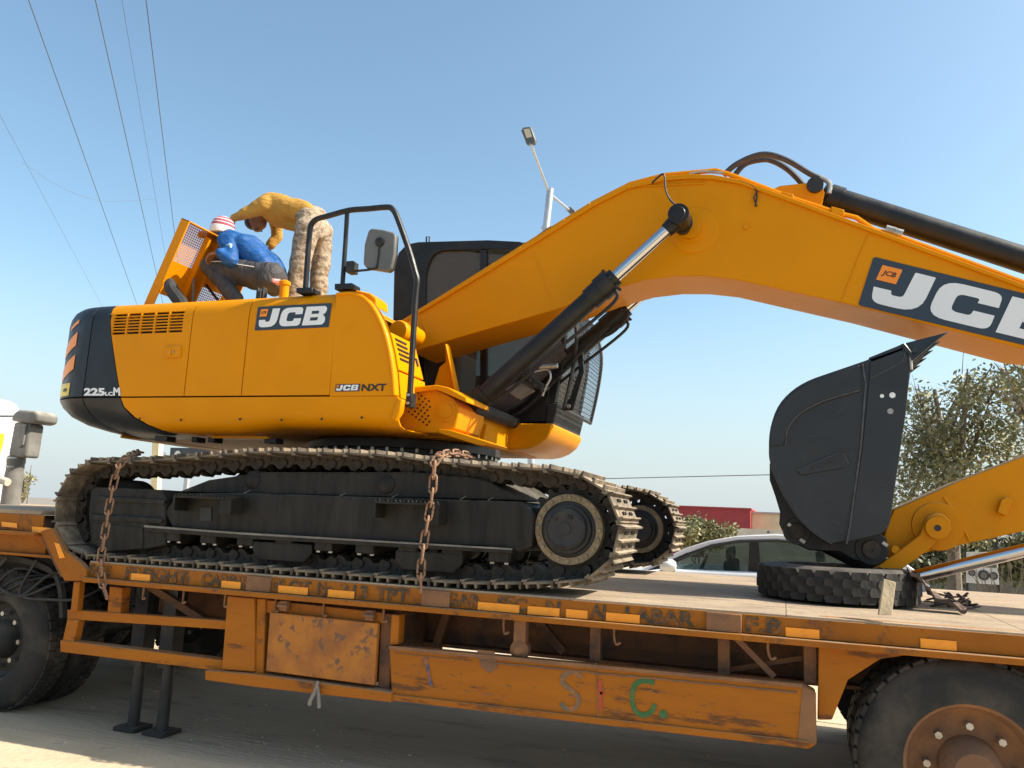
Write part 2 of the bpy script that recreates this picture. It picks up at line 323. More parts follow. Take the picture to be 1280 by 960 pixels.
for a, b in ((165, 189), (278, 302), (349, 386), (411, 444), (598, 650), (660, 700), (708, 735), (758, 800), (982, 1024), (1150, 1195)):
    y = 735+.08*(a-400); x0, x1 = X(a, y), X(b, y)
    MB().prism(zq(x0, x1, 1.055, 1.100, 4.4935), (0, .002, 0)).build('reflective_strip', REFL, trl, smooth_=0)
for x in (322, 545, 905):    # rope hooks and worn brackets on the rail
    xx = X(x, 760); MB().box(xx-.09, xx+.09, 4.478, 4.499, 1.052, 1.146).build('rail_bracket', TRLB, trl, .004)
for x in (180, 230, 282, 345, 405, 480, 630, 768, 960):
    p = W(x, 752+.08*(x-400), 4.52); p.z = 1.02
    MB().tube([p, p+Vector((0, 0, -.05)), p+Vector((.015, -.015, -.085)), p+Vector((.04, -.02, -.075))], .007, 6, sub=3).build('rope_hook', TRLB, trl)
# gooseneck
NZ0, NZ1 = 1.335, 1.455
MB().box(-9.2, -5.10, 4.50, 4.515, NZ0, NZ1).box(-9.2, -5.12, 4.455, 4.6, NZ0-.03, NZ0-.002).box(-9.2, -5.15, 4.60, 4.64, 1.17, NZ0-.03).box(-9.2, -5.02, 4.56, 4.7, 1.15, 1.17).build('gooseneck_rail', TRL, trl, .004)
for a, b in ((-9.2, -8), (-8, -6.8), (-6.8, -5.95), (-5.95, -5.13)): MB().box(a+.004, b-.004, 4.505, 7.6, NZ1, NZ1+.03).build('gooseneck_plate', DECK, trl, .004)
slab([(50, 664), (64, 660), (80, 688), (100, 703), (108, 712), (107, 726), (80, 726)], 4.47, 4.515, 'gooseneck_web', TRL, trl, .006)
MB().box(-4.86, -4.625, 4.56, 7.6, 1.03, 1.10).prism([(-5.26, 4.53, 1.45), (-5.19, 4.53, 1.45), (-4.82, 4.53, 1.105), (-4.82, 4.53, 1.03), (-4.90, 4.53, 1.03)], (0, 3.05, 0)).build('gooseneck_slope', TRLD, trl)
for x0, y0, x1, y1 in ((2, 652, 21, 660), (40, 658, 63, 667)):
    MB().prism(px([(x0, y1-2), (x1, y1), (x1, y0+2), (x0, y0)], 4.492), (0, .004, 0)).build('reflective_strip', REFL, trl, smooth_=0)
MB().prism(px([(68, 678), (74, 680), (81, 697), (74, 698)], 4.465), (0, .003, 0)).build('reflective_strip', REFL, trl, smooth_=0)
# inner main beams and cross members
for Y in (5.02, 6.98):
    MB().box(-4.6, XR, Y, Y+.03, .772, 1.10).box(-4.6, XR, Y-.08, Y+.1, .75, .77).box(-4.6, XR, Y-.08, Y+.1, 1.098, 1.116).build('main_beam', TRLD, trl)
MB().box(-4.6, -2.28, 5.7, 5.74, .62, 1.1).build('centre_beam', TRLD, trl)
for i in range(17):
    x = -4.4+i*.55
    if x < XR: MB().box(x-.02, x+.02, 4.62, 7.55, 1.04, 1.114).build('cross_member', TRLD, trl)
for x in (745, 905, 1012): # hangers between rail and lower beam
    p = W(x, 800, 4.62); MB().box(p.x-.03, p.x+.03, 4.6, 4.66, .82, 1.016).build('hanger', TRLD, trl)
MB().bar(W(920, 797, 4.62), W(968, 846, 4.62), .02, .03).build('brace', TRLB, trl)
MB().bar(W(905, 838, 4.7), W(1003, 822, 4.7), .02, .025).build('brace', TRLD, trl)
MB().bar(W(560, 765, 4.9), W(545, 808, 4.9), .04, .05).build('brace', TRLD, trl)
MB().bar(W(668, 770, 4.9), W(705, 815, 4.9), .04, .05).build('brace', TRLD, trl)
p = W(650, 812, 4.56)
MB().prof(p+Vector((0, -.05, 0)), (0, 1, 0), [(0, .018), (.01, .03), (.03, .055), (.09, .055)], 16).box(p.x-.035, p.x+.035, 4.54, 4.6, p.z+.03, 1.016).build('winch_drum', TRLB, trl)
# lower side beam with painted letters
bz = [(486, 809), (1004, 858), (1016, 868), (1014, 925), (1010, 936), (489, 875)]
slab([(486, 809), (1003, 857), (1020, 866), (1021, 930), (1012, 937), (489, 875)], 4.50, 4.62, 'lower_side_beam', TRLC, trl, .012)
slab([(486, 807), (1003, 855), (1003, 860), (486, 812)], 4.488, 4.499, 'beam_edge_strip', TRLB, trl, .002)
slab([(489, 868), (1010, 927), (1010, 936), (489, 875.5)], 4.486, 4.499, 'beam_edge_strip', TRLC, trl, .003)
slab([(1003, 859), (1020, 866), (1020, 930), (997, 930)], 4.4965, 4.499, 'rusted_end_patch', TRLB, trl, .0)
slab([(596, 812), (618, 814), (622, 835), (612, 842), (601, 833)], 4.4965, 4.499, 'rust_patch', TRLB, trl, .0)
mb = MB(); wl = [W(x, 827+.098*(x-600)+random.uniform(-.8, .8), 4.497) for x in range(600, 1000, 9)]
mb.tube(wl, .006, 5)
mb.tube([W(x, 816+.1*(x-490)+random.uniform(-.4, .4), 4.498) for x in range(494, 600, 12)], .003, 5)
mb.build('weld_seam', TRLB, trl)
mb = MB()
for k in range(26):
    x = 505+random.random()*470; y = 845+(x-500)*.105+random.uniform(-16, 18); mb.obox(W(x, y, 4.4985), (random.uniform(.004, .03), 0, -random.uniform(0, .004)), (0, .0008, 0), (0, 0, random.uniform(.0012, .004)))
mb.build('paint_scars', TRLB, trl)['kind'] = 'stuff'
mb = MB(); mb.tube([W(745, 829, 4.498), W(748, 900, 4.498)], .004, 5).build('weld_seam', TRLB, trl)
def stroke(pts, w, m, name='painted_letter'):
    pts = [W(x, y, 4.496) for x, y in pts]; pts = smooth(pts, 5) if len(pts) > 2 else pts
    mb = MB(); vs = []
    for i, p in enumerate(pts):
        d = (pts[min(i+1, len(pts)-1)]-pts[max(0, i-1)]).normalized(); n = Vector((-d.z, 0, d.x))*w/2; vs += [p+n, p-n]
    mb.add(vs, [(2*i, 2*i+1, 2*i+3, 2*i+2) for i in range(len(pts)-1)]).build(name, m, trl, smooth_=0)
stroke([(532, 822), (539, 858)], .020, BLUEP); stroke([(529, 823), (524, 842)], .008, BLUEP)
stroke([(727, 847), (718, 840), (706, 843), (703, 853), (713, 862), (723, 872), (720, 884), (708, 886), (701, 879)], .026, GREYP)
stroke([(750, 850), (750, 886)], .026, REDP); stroke([(750, 866), (757, 868)], .014, REDP)
stroke([(818, 854), (806, 851), (794, 856), (790, 872), (794, 888), (804, 894), (815, 889), (818, 880)], .026, GREENP)
c = W(829, 893, 4.496); MB().prof(c, (0, 1, 0), [(0, .022), (.002, .022)], 14).build('painted_letter', GREENP, trl)
# tool box
MB().box(X(277, 800), X(489, 800), 4.62, 5.3, .56, 1.01).build('toolbox_body', TRLD, trl, .006)
slab([(284, 745), (318, 748), (318, 840), (277, 837)], 4.50, 4.61, 'toolbox_post', TRLC, trl, .006)
slab([(321, 748), (332, 749), (329, 845), (318, 843)], 4.515, 4.61, 'toolbox_post', TRL, trl, .006)
slab([(489, 768), (499, 769), (497, 806), (487, 806)], 4.515, 4.6, 'toolbox_post', TRLC, trl, .006)
slab([(476, 766), (490, 768), (487, 866), (472, 863)], 4.54, 4.61, 'toolbox_post', TRLD, trl, .006)
slab([(332, 750), (478, 766), (478, 779), (332, 766)], 4.53, 4.61, 'toolbox_header', TRL, trl, .004)
slab([(337, 765), (472, 779), (467.5, 857), (332, 839)], 4.492, 4.53, 'toolbox_door', TRLR, trl, .006)
for a, b in ((356, 757), (463, 769), (389, 756)):
    p = W(a, b, 4.5)
    if a != 389: MB().box(p.x-.025, p.x+.025, 4.48, 4.52, p.z-.03, p.z+.03).cyl(p+Vector((-.035, -.03, 0)), p+Vector((.035, -.03, 0)), .010, n=8).build('door_hinge', TRLB, trl, .003)
slab([(256, 838), (320, 843), (478, 864), (489, 866), (489, 878), (320, 859), (256, 850)], 4.47, 4.60, 'toolbox_sill', TRLC, trl, .006)
p = W(396, 856, 4.46)
mb = MB(); mb.cyl(p+Vector((-.02, 0, 0)), p+Vector((.02, 0, 0)), .016, n=8); mb.build('door_latch', TRLB, trl)
# frame left of the toolbox (under the neck)
slab([(92, 727), (100, 727), (96, 764), (88, 764)], 4.52, 4.57, 'neck_post', TRLC, trl, .004)
slab([(137, 733), (153, 735), (150, 768), (134, 766)], 4.56, 4.64, 'neck_post', TRLC, trl, .004)
slab([(84, 762), (285, 776), (285, 787), (84, 774)], 4.55, 4.62, 'neck_frame_bar', TRLC, trl, .004)
slab([(75, 800), (285, 826), (285, 840), (75, 815)], 4.53, 4.62, 'neck_frame_bar', TRLC, trl, .006)
slab([(84, 774), (98, 775), (92, 803), (78, 801)], 4.54, 4.6, 'neck_post', TRLC, trl, .004)
MB().box(-4.7, -3.5, 5.3, 5.34, .72, 1.02).build('neck_web', TRLD, trl)
MB().bar((-4.3, 4.75, 1.0), (-3.75, 4.75, .78), .06, .05).build('brace', TRLD, trl)
for X0 in (-4.35, -4.1): MB().cyl((X0, 4.8, 0.03), (X0, 4.8, .55), .04, n=12).box(X0-.055, X0+.055, 4.745, 4.855, .45, .98).box(X0-.09, X0+.09, 4.71, 4.89, .009, .035).build('landing_leg', BLKM, trl)
# wheels at the rear
def wheel(name, c, r, w, parent, dirn=-1, hubm=None):
    e = c
    t = MB().prof((c[0], c[1]-w/2, c[2]), (0, 1, 0), [(0, r*.60), (0, r*.82), (.015, r*.93), (.05, r*.99), (.08, r), (w-.08, r), (w-.05, r*.99), (w-.015, r*.93), (w, r*.82), (w, r*.6)], 48, capa=False, capb=False)
    for k in range(44):
        an = 2*math.pi*k/44
        for j in range(3):
            y = c[1]-w/2+.045+(w-.09)*(j+.5)/3; an2 = an+j*.05
            ct = Vector((c[0]+math.cos(an2)*(r+.004), y, c[2]+math.sin(an2)*(r+.004)))
            t.obox(ct, Vector((math.cos(an2), 0, math.sin(an2)))*.008, Vector((0, 1, 0))*(w-.09)*.15, Vector((-math.sin(an2), 0, math.cos(an2)))*.055*r)
    ty = t.build(name, TYRE, parent)
    y0 = c[1]-w/2
    MB().prof((c[0], y0+.02, c[2]), (0, 1, 0), [(-.01, r*.60), (0, r*.57), (.08, r*.52), (.10, r*.46), (.09, r*.28), (.02, r*.26), (-.04, r*.22), (-.07, r*.18), (-.07, .001)], 40, capa=False, capb=False).build('rim', hubm or TRLB, ty)
    for k in range(8):
        a = k*math.pi/4; p = Vector((c[0]+math.cos(a)*r*.38, y0+.10, c[2]+math.sin(a)*r*.38)); MB().cyl(p, p+Vector((0, -.05, 0)), .018, n=6).build('wheel_nut', STEEL, ty)
    return ty
for x in (.83, 1.98, 3.13):
    for Y in (4.64, 4.98, 6.9, 7.3): wheel('wheel', (x, Y, .51), .505, .27, trl)
    MB().cyl((x, 4.9, .51), (x, 7.1, .51), .07).build('axle', BLKM, trl)
slab([(1024, 770), (1280, 790), (1280, 822), (1180, 812), (1100, 824), (1060, 850), (1040, 900), (1022, 900)], 4.56, 4.60, 'wheel_arch', TRLC, trl, .006)

# ================================================================== EXCAVATOR
exc = thing('excavator', (-3.0, 6.05, 1.16), 'yellow tracked excavator with charcoal counterweight and bucket resting on a tyre', 'excavator')
# ---- tracks
def track_path(cxl, cxr, zc, rr):
    pts = []
    top = [(-4.72, 0), (-4.3, .01), (-3.8, .05), (-3.346, .088), (-2.883, .092), (-2.4, .085), (-2.0, .05), (-1.686, .032), (-1.22, .02)]
    N = 40
    for k in range(N+1):      # left end, bottom to top
        a = -math.pi/2-math.pi*k/N; pts.append(Vector((cxl+rr*math.cos(a), 0, zc+rr*math.sin(a))))
    tp = smooth([Vector((x, 0, zc+rr+d)) for x, d in top], 8)[1:-1]; pts += tp
    for k in range(N+1):
        a = math.pi/2-math.pi*k/N; pts.append(Vector((cxr+.02+(rr-.022)*math.cos(a), 0, zc+.022+(rr-.022)*math.sin(a))))
    pts += [Vector((cxr+(cxl-cxr)*t/60, 0, zc-rr+.044*max(0, 1-t/60*(cxr-cxl)/.62)**1.3)) for t in range(1, 60)]
    return pts
PIT = .19
def shoe_mesh():
    mb = MB(); h = .30; L = PIT/2-.004
    mb.box(-L, L, -h, h, 0, .012)
    for x, hh in ((-L+.010, .030), (0.0, .027), (L-.022, .027)):
        mb.prism([(x-.009, -h, .0125), (x+.009, -h, .0125), (x+.005, -h, hh+.009), (x-.005, -h, hh+.009)], (0, 2*h, 0))
    for x in (-.045, .035):
        for y in (-.13, -.075, .075, .13): mb.prof((x, y, .0125), (0, 0, 1), [(0, .012), (.012, .011)], 6, 1)
    mb.prism([(L-.02, -h, -.014), (L+.008, -h, -.014), (L+.008, -h, -.002), (L-.02, -h, -.002)], (0, 2*h, 0))
    return mb.mesh('track_shoe', [SHOE, BLKM], 30)
def link_mesh():
    mb = MB()
    for y in (-.11, -.06, .06, .11):
        s = 1 if abs(y) < .1 else 0
        mb.prism([(-.09, y-.018, -.002), (.085, y-.018, -.002), (.10, y-.018, -.03), (.098, y-.018, -.075), (.07, y-.018, -.098), (.04, y-.018, -.09), (.01, y-.018, -.062), (-.03, y-.018, -.062), (-.055, y-.018, -.088), (-.08, y-.018, -.085), (-.10, y-.018, -.05)], (0, .036, 0))
    mb.cyl((.095, -.145, -.055), (.095, .145, -.055), .026, n=12).cyl((-.02, -.135, -.03), (-.02, .135, -.03), .012, n=6).cyl((.04, -.135, -.03), (.04, .135, -.03), .012, n=6)
    return mb.mesh('track_link', [LINK], 30)
SM, LM = shoe_mesh(), link_mesh()
ZC, RR = 1.527, .325
def track(y0):
    yc = y0+.30
    tr = bpy.data.objects.new('crawler_track', None); COL.objects.link(tr); par(tr, exc); tr.empty_display_size = .1
    pts = track_path(-4.70, -1.205, ZC, RR); pts.append(pts[0])
    L = [0]
    for a, b in zip(pts, pts[1:]): L.append(L[-1]+(b-a).length)
    n = round(L[-1]/PIT); step = L[-1]/n
    def at(s):
        s %= L[-1]; i = 0
        lo, hi = 0, len(L)-1
        while hi-lo > 1:
            m = (lo+hi)//2
            if L[m] <= s: lo = m
            else: hi = m
        t = (s-L[lo])/(L[lo+1]-L[lo]+1e-9); return pts[lo].lerp(pts[lo+1], t)
    for k in range(n):
        a, b = at((k+.02)*step), at((k+.98)*step); c = (a+b)/2; d = (b-a).normalized()
        nrm = Vector((0, 1, 0)).cross(d).normalized()*1   # outward
        if nrm.dot(c-Vector((-2.95, 0, ZC))) < 0 and abs(c.x+2.95) < 1.7: nrm = -nrm
        ctr = Vector((-2.95, 0, ZC)) if abs(c.x+2.95) < 1.7 else Vector((-4.7 if c.x < -3 else -1.205, 0, ZC))
        if nrm.dot(c-ctr) < 0: nrm = -nrm
        yax = nrm.cross(d)
        m = Matrix((d, yax, nrm)).transposed().to_4x4(); m.translation = Vector((c.x, yc, c.z))
        inst('track_shoe', SM, m, tr); inst('track_link', LM, m, tr)
    return tr
track(4.52); track(6.98)
def undercarriage(y0, near=True):
    yo = y0-4.52; Yb = 4.60+yo
    fr = slab([(205, 640), (222, 617), (300, 616), (620, 626), (652, 627), (668, 645), (665, 684), (650, 690), (620, 685), (300, 668), (215, 660)], 4.60, 5.05, 'track_frame', TFR, exc, .012) if near else None
    if not near:
        fr = MB().box(-4.1, -1.5, 7.08, 7.5, 1.40, 1.68).build('track_frame', TFR, exc, .012)
        fr2 = None
    else:
        MB().prism(px([(222, 615), (660, 626), (600, 598), (520, 590), (330, 590), (260, 600)], 4.64), (0, .36, 0)).build('track_frame_top', TFR, fr, .01)
        slab([(180, 657), (300, 666), (640, 686), (640, 692), (300, 673), (180, 664)], 4.565, 4.60, 'guard_ledge', TFR, fr, .004)
        slab([(180, 656.5), (300, 665.5), (640, 685.5), (640, 687.5), (300, 668), (180, 659)], 4.560, 4.566, 'ledge_highlight', GREYD, fr, 0)  # highlight on the dusty ledge edge, put in as a paler strip
        slab([(113, 612), (118, 609), (200, 612), (206, 622), (206, 682), (175, 688), (113, 682), (110, 640)], 4.585, 5.0, 'idler_yoke', TFR, fr, .012)
        slab([(118, 620), (205, 625), (205, 630), (118, 626)], 4.563, 4.588, 'yoke_ridge', TFR, fr, .004)
        slab([(112, 643), (200, 648), (203, 651), (200, 654), (112, 650)], 4.563, 4.588, 'yoke_ridge', TFR, fr, .004)
        slab([(120, 654), (178, 660), (178, 686), (130, 690), (118, 680)], 4.575, 4.59, 'yoke_plate', TFR, fr, .006)
        MB().prism(px([(250, 634), (264, 634.5), (264, 651), (250, 650.5)], 4.592), (0, .02, 0)).build('inspection_hole', DBLACK, fr)
        for (a, y), (b, y2) in (((228, 620), (300, 622)), ((475, 627), (556, 633))):
            mb = MB(); p, q = W(a, y, 4.56), W(b, y2, 4.56)
            mb.box(p.x, q.x, 4.47, 4.60, p.z-.012, p.z); mb.box(p.x, p.x+.02, 4.47, 4.6, p.z-.10, p.z-.012); mb.box(q.x-.09, q.x, 4.475, 4.6, q.z-.11, p.z-.012)
            n = 16
            for i in range(n): xx = p.x+(q.x-p.x)*(i+.5)/n; mb.prism([(xx-.008, 4.47, p.z), (xx+.008, 4.47, p.z), (xx, 4.47, p.z+.016)], (0, .12, 0))
            mb.build('step', TFR, fr, .002)
        mb = MB()
        for a in (232, 305, 425, 490, 575, 610): p = W(a, 616+(a-300)*.03, 4.60); MB().bar(p, p+Vector((.05, .1, .05)), .006, .004).build('weld_mark', GREYD, fr)
    zt = ZC-RR+.105
    for i in range(9):        # bottom rollers with brackets and bolts
        x = -4.02+i*.30; ro = MB()
        ro.prof((x, Yb+.03, zt+.075), (0, 1, 0), [(0, .05), (.02, .055), (.05, .075), (.10, .085), (.12, .085), (.12, .065), (.32, .065), (.32, .085), (.37, .075), (.4, .05)], 20)
        r = ro.build('bottom_roller', TFR, exc)
        MB().box(x-.065, x+.065, Yb-.005, Yb+.05, 1.325, 1.415).build('roller_bracket', TFR, r, .008)
        for dx in (-.045, .045): MB().prof((x+dx, Yb+.02, 1.330), (0, 0, -1), [(0, .014), (.016, .014)], 6).build('bolt', STEEL, r)
    for x in (-3.44, -2.42):
        MB().prof((x, Yb+.02, 1.765), (0, 1, 0), [(0, .035), (.015, .06), (.05, .068), (.3, .068), (.3, .05)], 20).build('carrier_roller', TFR, exc)
        MB().box(x-.07, x+.07, Yb+.1, Yb+.3, 1.64, 1.71).build('carrier_roller_bracket', TFR, exc, .01)
    MB().prof((-4.70, Yb+.10, ZC), (0, 1, 0), [(0, .04), (.0, .12), (.06, .14), (.08, .20), (.02, .215), (.02, .215), (.26, .215), (.26, .1)], 40).build('idler', TFR, exc)
    for a, b in ((-3.35, -2.9), (-2.3, -1.85)):     # track guides
        MB().prism([(a, Yb-.01, 1.36), (b, Yb-.01, 1.36), (b, Yb-.01, 1.30), (b-.05, Yb-.01, 1.24), (a+.05, Yb-.01, 1.24), (a, Yb-.01, 1.30)], (0, .03, 0)).build('track_guide', TFR, exc, .01)
    # sprocket and final drive
    c = Vector((-1.205, Yb, ZC+.012)); sp = MB()
    T = 21; out = []
    for k in range(T*4):
        a = 2*math.pi*k/(T*4); r = (.272, .272, .232, .232)[k % 4]; out.append((c.x+r*math.cos(a), Yb+.09, c.z+r*math.sin(a)))
    sp.prism(out, (0, .07, 0)); so_ = sp.build('sprocket', TFR, exc, .004)
    MB().prof(c+Vector((0, .035, 0)), (0, 1, 0), [(0, .165), (0, .205), (.055, .21), (.055, .165)], 48, capa=False, capb=False).build('gear_ring', TANR, so_, smooth_=30)
    for k in range(20):
        a = 2*math.pi*k/20; p = c+Vector((math.cos(a)*.186, .036, math.sin(a)*.186)); MB().prof(p, (0, -1, 0), [(0, .014), (.012, .013)], 8).build('ring_bolt', TANR, so_)
    MB().prof(c+Vector((0, -.055, 0)), (0, 1, 0), [(0, .001), (0, .034), (.008, .036), (.010, .06), (.004, .10), (.02, .118), (.06, .122), (.062, .14), (.09, .145), (.10, .168), (.14, .168)], 48, capa=False).build('final_drive', BLKM, so_)
    for (dx, dz, w, h) in ((-.07, .055, .05, .014), (0.03, .07, .03, .02), (-.02, -.10, .04, .01)):
        MB().box(c.x+dx-w/2, c.x+dx+w/2, c.y-.058, c.y-.04, c.z+dz-h/2, c.z+dz+h/2).build('casting_mark', TFR, so_, .003)
undercarriage(4.52); undercarriage(6.98, False)
MB().prism([(-3.9, 5.05, 1.45), (-2.0, 5.05, 1.45), (-1.75, 5.05, 1.62), (-2.1, 5.05, 1.84), (-2.3, 5.05, 1.93), (-3.6, 5.05, 1.93), (-3.85, 5.05, 1.84), (-4.2, 5.05, 1.62)], (0, 1.95, 0)).build('undercarriage_centre', TFR, exc, .02)
# slew ring
SC = Vector((-3.0, 6.05, 0))
sr = MB().prof((SC.x, SC.y, 1.92), (0, 0, 1), [(0, .79), (.045, .79), (.05, .75), (.14, .75), (.145, .80), (.20, .80), (.215, .78), (.215, .6)], 72).build('slew_ring', BLKM, exc)
for k in range(44):
    a = 2*math.pi*k/44; ca, sa = math.cos(a), math.sin(a)
    MB().cyl((SC.x+ca*.772, SC.y+sa*.772, 2.035), (SC.x+ca*.772, SC.y+sa*.772, 2.066), .013, n=6).cyl((SC.x+math.cos(a+.07)*.768, SC.y+math.sin(a+.07)*.768, 1.964), (SC.x+math.cos(a+.07)*.768, SC.y+math.sin(a+.07)*.768, 1.985), .012, n=6).build('ring_bolt', STEEL, sr)
# ---- upper structure shell
XF, XS, RC, YN = -2.42, -5.12, .60, 4.72
YM = 6.05
S1 = XF-XS; S2 = S1+RC*math.pi/2; S3 = S2+(YM-(YN+RC))*2; S4 = S3+RC*math.pi/2; S5 = S4+S1
def hp(s, ins=0):
    if s <= S1: return Vector((XF-s, YN+ins, 0))
    if s <= S2: a = (s-S1)/RC; r = RC-ins; return Vector((XS-math.sin(a)*r, YN+RC-math.cos(a)*r, 0))
    if s <= S3: t = (s-S2)/(S3-S2); return Vector((XS-RC+ins-.04*math.sin(math.pi*t), YN+RC+t*(S3-S2), 0))
    if s <= S4: a = (s-S3)/RC; r = RC-ins; return Vector((XS-math.cos(a)*r, 2*YM-YN-RC+math.sin(a)*r, 0))
    return Vector((XS+(s-S4), 2*YM-YN-ins, 0))
UP = [(0, 2.362), (0, 2.55), (0, 2.8), (0, 2.95), (.008, 3.01), (.03, 3.06), (.065, 3.092), (.11, 3.108), (.3, 3.118)]
def LOW(s):
    e = max(0, min(1, (s-2.0)/.7))
    if s > S3: e = 1-max(0, min(1, (s-S4)/.7))
    a = [(0, 2.35), (.0, 2.27), (.010, 2.20), (.03, 2.15), (.065, 2.115), (.13, 2.098), (.5, 2.094)]; b = [(0, 2.35), (.03, 2.30), (.10, 2.235), (.22, 2.18), (.38, 2.14), (.52, 2.115), (.75, 2.094)]
    up = .045*max(0, min(1, (1.3-(s if s < S3 else S5-s))/.35))     # the skirt steps up ahead of the slew ring
    return [(p[0]*(1-e)+q[0]*e, p[1]*(1-e)+q[1]*e+up*(2.35-(p[1]*(1-e)+q[1]*e))/.255) for p, q in zip(a, b)]
def hpanel(name, sa, sb, prof, m, parent, th=.018, bev=.004):
    fa = sa if callable(sa) else (lambda z: sa); fb = sb if callable(sb) else (lambda z: sb)
    pf = prof if callable(prof) else (lambda s: prof)
    rows = len(pf(0)); n = max(2, int(abs(fb(2.36)-fa(2.36))/.08)+1)
    vs = []; 
    for layer in (0, th):
        for i in range(rows):
            for k in range(n+1):
                z0 = pf((fa(2.3)+fb(2.3))/2)[i][1]; s = fa(z0)+(fb(z0)-fa(z0))*k/n; ins, z = pf(s)[i]
                p = hp(s, ins+layer); p.z = z-(layer if (i == rows-1 and prof is UP) else 0)+(layer if callable(prof) and i == rows-1 else 0); vs.append(p)
    N = rows*(n+1); fs = []
    for i in range(rows-1):
        for k in range(n):
            a = i*(n+1)+k; fs += [(a, a+1, a+n+2, a+n+1), (N+a, N+a+n+1, N+a+n+2, N+a+1)]
    for k in range(n): a = (rows-1)*(n+1)+k; fs += [(k, N+k, N+k+1, k+1), (a, a+1, N+a+1, N+a)]
    for i in range(rows-1): a = i*(n+1); b = a+n; fs += [(a, a+n+1, N+a+n+1, N+a), (b, N+b, N+b+n+1, b+n+1)]
    return MB().add(vs, fs).build(name, m, parent, bev, 40)
def sX(x): return XF-x
def interp(tab):
    def f(z):
        if z <= tab[0][0]: return tab[0][1]
        for (a, u), (b, v) in zip(tab, tab[1:]):
            if z <= b: return u+(v-u)*(z-a)/(b-a)
        return tab[-1][1]
    return f
bord = interp([(2.36, sX(-4.75)), (2.55, sX(-4.82)), (2.83, sX(-4.915)), (3.0, sX(-4.955)), (3.12, sX(-4.975))])
blow = interp([(2.09, sX(-4.20)), (2.11, sX(-4.3)), (2.15, sX(-4.45)), (2.19, sX(-4.60)), (2.27, sX(-4.715)), (2.35, sX(-4.75))])
g = .004
pdoor = hpanel('tank_side_panel', sX(-2.94)+g, sX(-3.662)-g, UP, YEL, exc)
hpanel('side_panel', sX(-3.662)+g, sX(-4.163)-g, UP, YEL, exc)
# grille panel in pieces round the louvre opening
G0, G1 = sX(W(229, 400, 4.72).x), sX(W(141.5, 405, 4.72).x)
gz0, gz1 = W(230, 415, 4.72).z, W(230, 388.5, 4.72).z
gp = hpanel('grille_panel', sX(-4.163)+g, G0, UP, YEL, exc, bev=0)
def prof_cut(z0, z1):
    r = [(0, z0)]+[p for p in UP if z0+.01 < p[1] < z1-.01]+[(0 if z1 < 2.99 else .015, z1)]
    return r
hpanel('grille_panel_lower', G0, lambda z: bord(z)-g, prof_cut(2.362, gz0), YEL, gp, bev=0)
hpanel('grille_panel_upper', G0, lambda z: bord(z)-g, [p for p in [(.012, gz1)]+UP if p[1] >= gz1], YEL, gp, bev=0)
hpanel('grille_panel_edge', G1, lambda z: bord(z)-g, prof_cut(gz0, gz1), YEL, gp, bev=0)
for i in range(6):
    z = gz0+(gz1-gz0)*(i+1)/7
    MB().box(XF-G1, XF-G0, YN+.001, YN+.016, z-.0045, z+.0045).build('slat', YEL, gp)
for i in range(4):
    x = XF-G0+(G0-G1)*(i+1)/5; MB().box(x-.007, x+.007, YN-.001, YN+.018, gz0, gz1).build('slat_divider', YEL, gp)
MB().box(XF-G1+.01, XF-G0-.01, YN+.05, YN+.06, gz0-.05, gz1+.03).build('radiator_core', BLKM, gp)
MB().tube([(XF-G1+.05, YN+.04, gz0+.1), (XF-G1+.12, YN+.035, gz1-.02), (XF-G1+.2, YN+.04, gz1-.03)], .008, 6, sub=3).tube([(XF-G0-.18, YN+.04, gz1-.04), (XF-G0-.08, YN+.04, gz1-.03)], .01, 6).build('coolant_pipe', YELD, gp)
# black tail
tails = hpanel('counterweight_side', lambda z: bord(z)+g, S1-.003, UP, CWT, exc, .03)
hpanel('counterweight_corner', S1+.006, S2, UP, CWT, exc, .03)
hpanel('counterweight_rear', S2+g, S3-g, UP, CWT, exc, .03)
hpanel('counterweight_corner', S3+g, S4, UP, CWT, exc, .03)
hpanel('side_panel', S4+g, S5-.7, UP, YEL, exc)
hpanel('lower_skirt', .0, lambda z: blow(z)-g, LOW, YEL, exc, .02)
hpanel('counterweight_lower', lambda z: blow(z)+g, S1-.003, LOW, CWT, exc, .03)
hpanel('counterweight_lower', S1+.006, S3, LOW, CWT, exc, .03)
hpanel('counterweight_lower', S3+g, S4, LOW, CWT, exc, .03)
hpanel('lower_skirt', S4+g, S5, LOW, YEL, exc, .02)
# inner shell, roof and belly
def cap_poly(ins, z, x1=-2.46):
    pts = [hp(s, ins) for s in [0.04+(S5-.08)*k/90 for k in range(91)]]
    return [Vector((min(p.x, x1), p.y, z)) for p in pts]
MB().prism([p for p in cap_poly(.05, 2.335, -2.5)], (0, 0, .04)).build('chassis_plate', BLKM, exc)
bp = []
for k in range(91):
    s_ = .04+(S5-.08)*k/90; i_, z_ = LOW(s_)[-1]; q_ = hp(s_, min(i_, .5)-.03 if S1+.2 < s_ < S4-.2 else i_-.03); q_.z = z_+.004; q_.x = min(q_.x, -2.5); bp.append(q_)
MB().prism(bp, (0, 0, .06)).build('belly_plate', YELD, exc)
for (a, b, w) in ((-4.6, 2.08, .12), (-4.1, 2.075, .06), (-3.6, 2.075, .1), (-4.25, 2.075, .05)):
    MB().box(a, a+w, 4.95, 5.05, b-.03, b+.01).build('belly_bracket', BLKM, exc, .004)
MB().box(-4.05, -3.55, 4.92, 4.96, 2.075, 2.092).build('belly_edge_strip', YELD, exc)
RP = [p for p in cap_poly(.26, 3.075, -2.95)]
MB().prism(RP, (0, 0, .03)).build('hood_top', YELD, exc, .004)
MB().box(-5.35, -2.98, 4.78, 4.80, 2.40, 2.98).build('inner_wall', BLKM, exc)
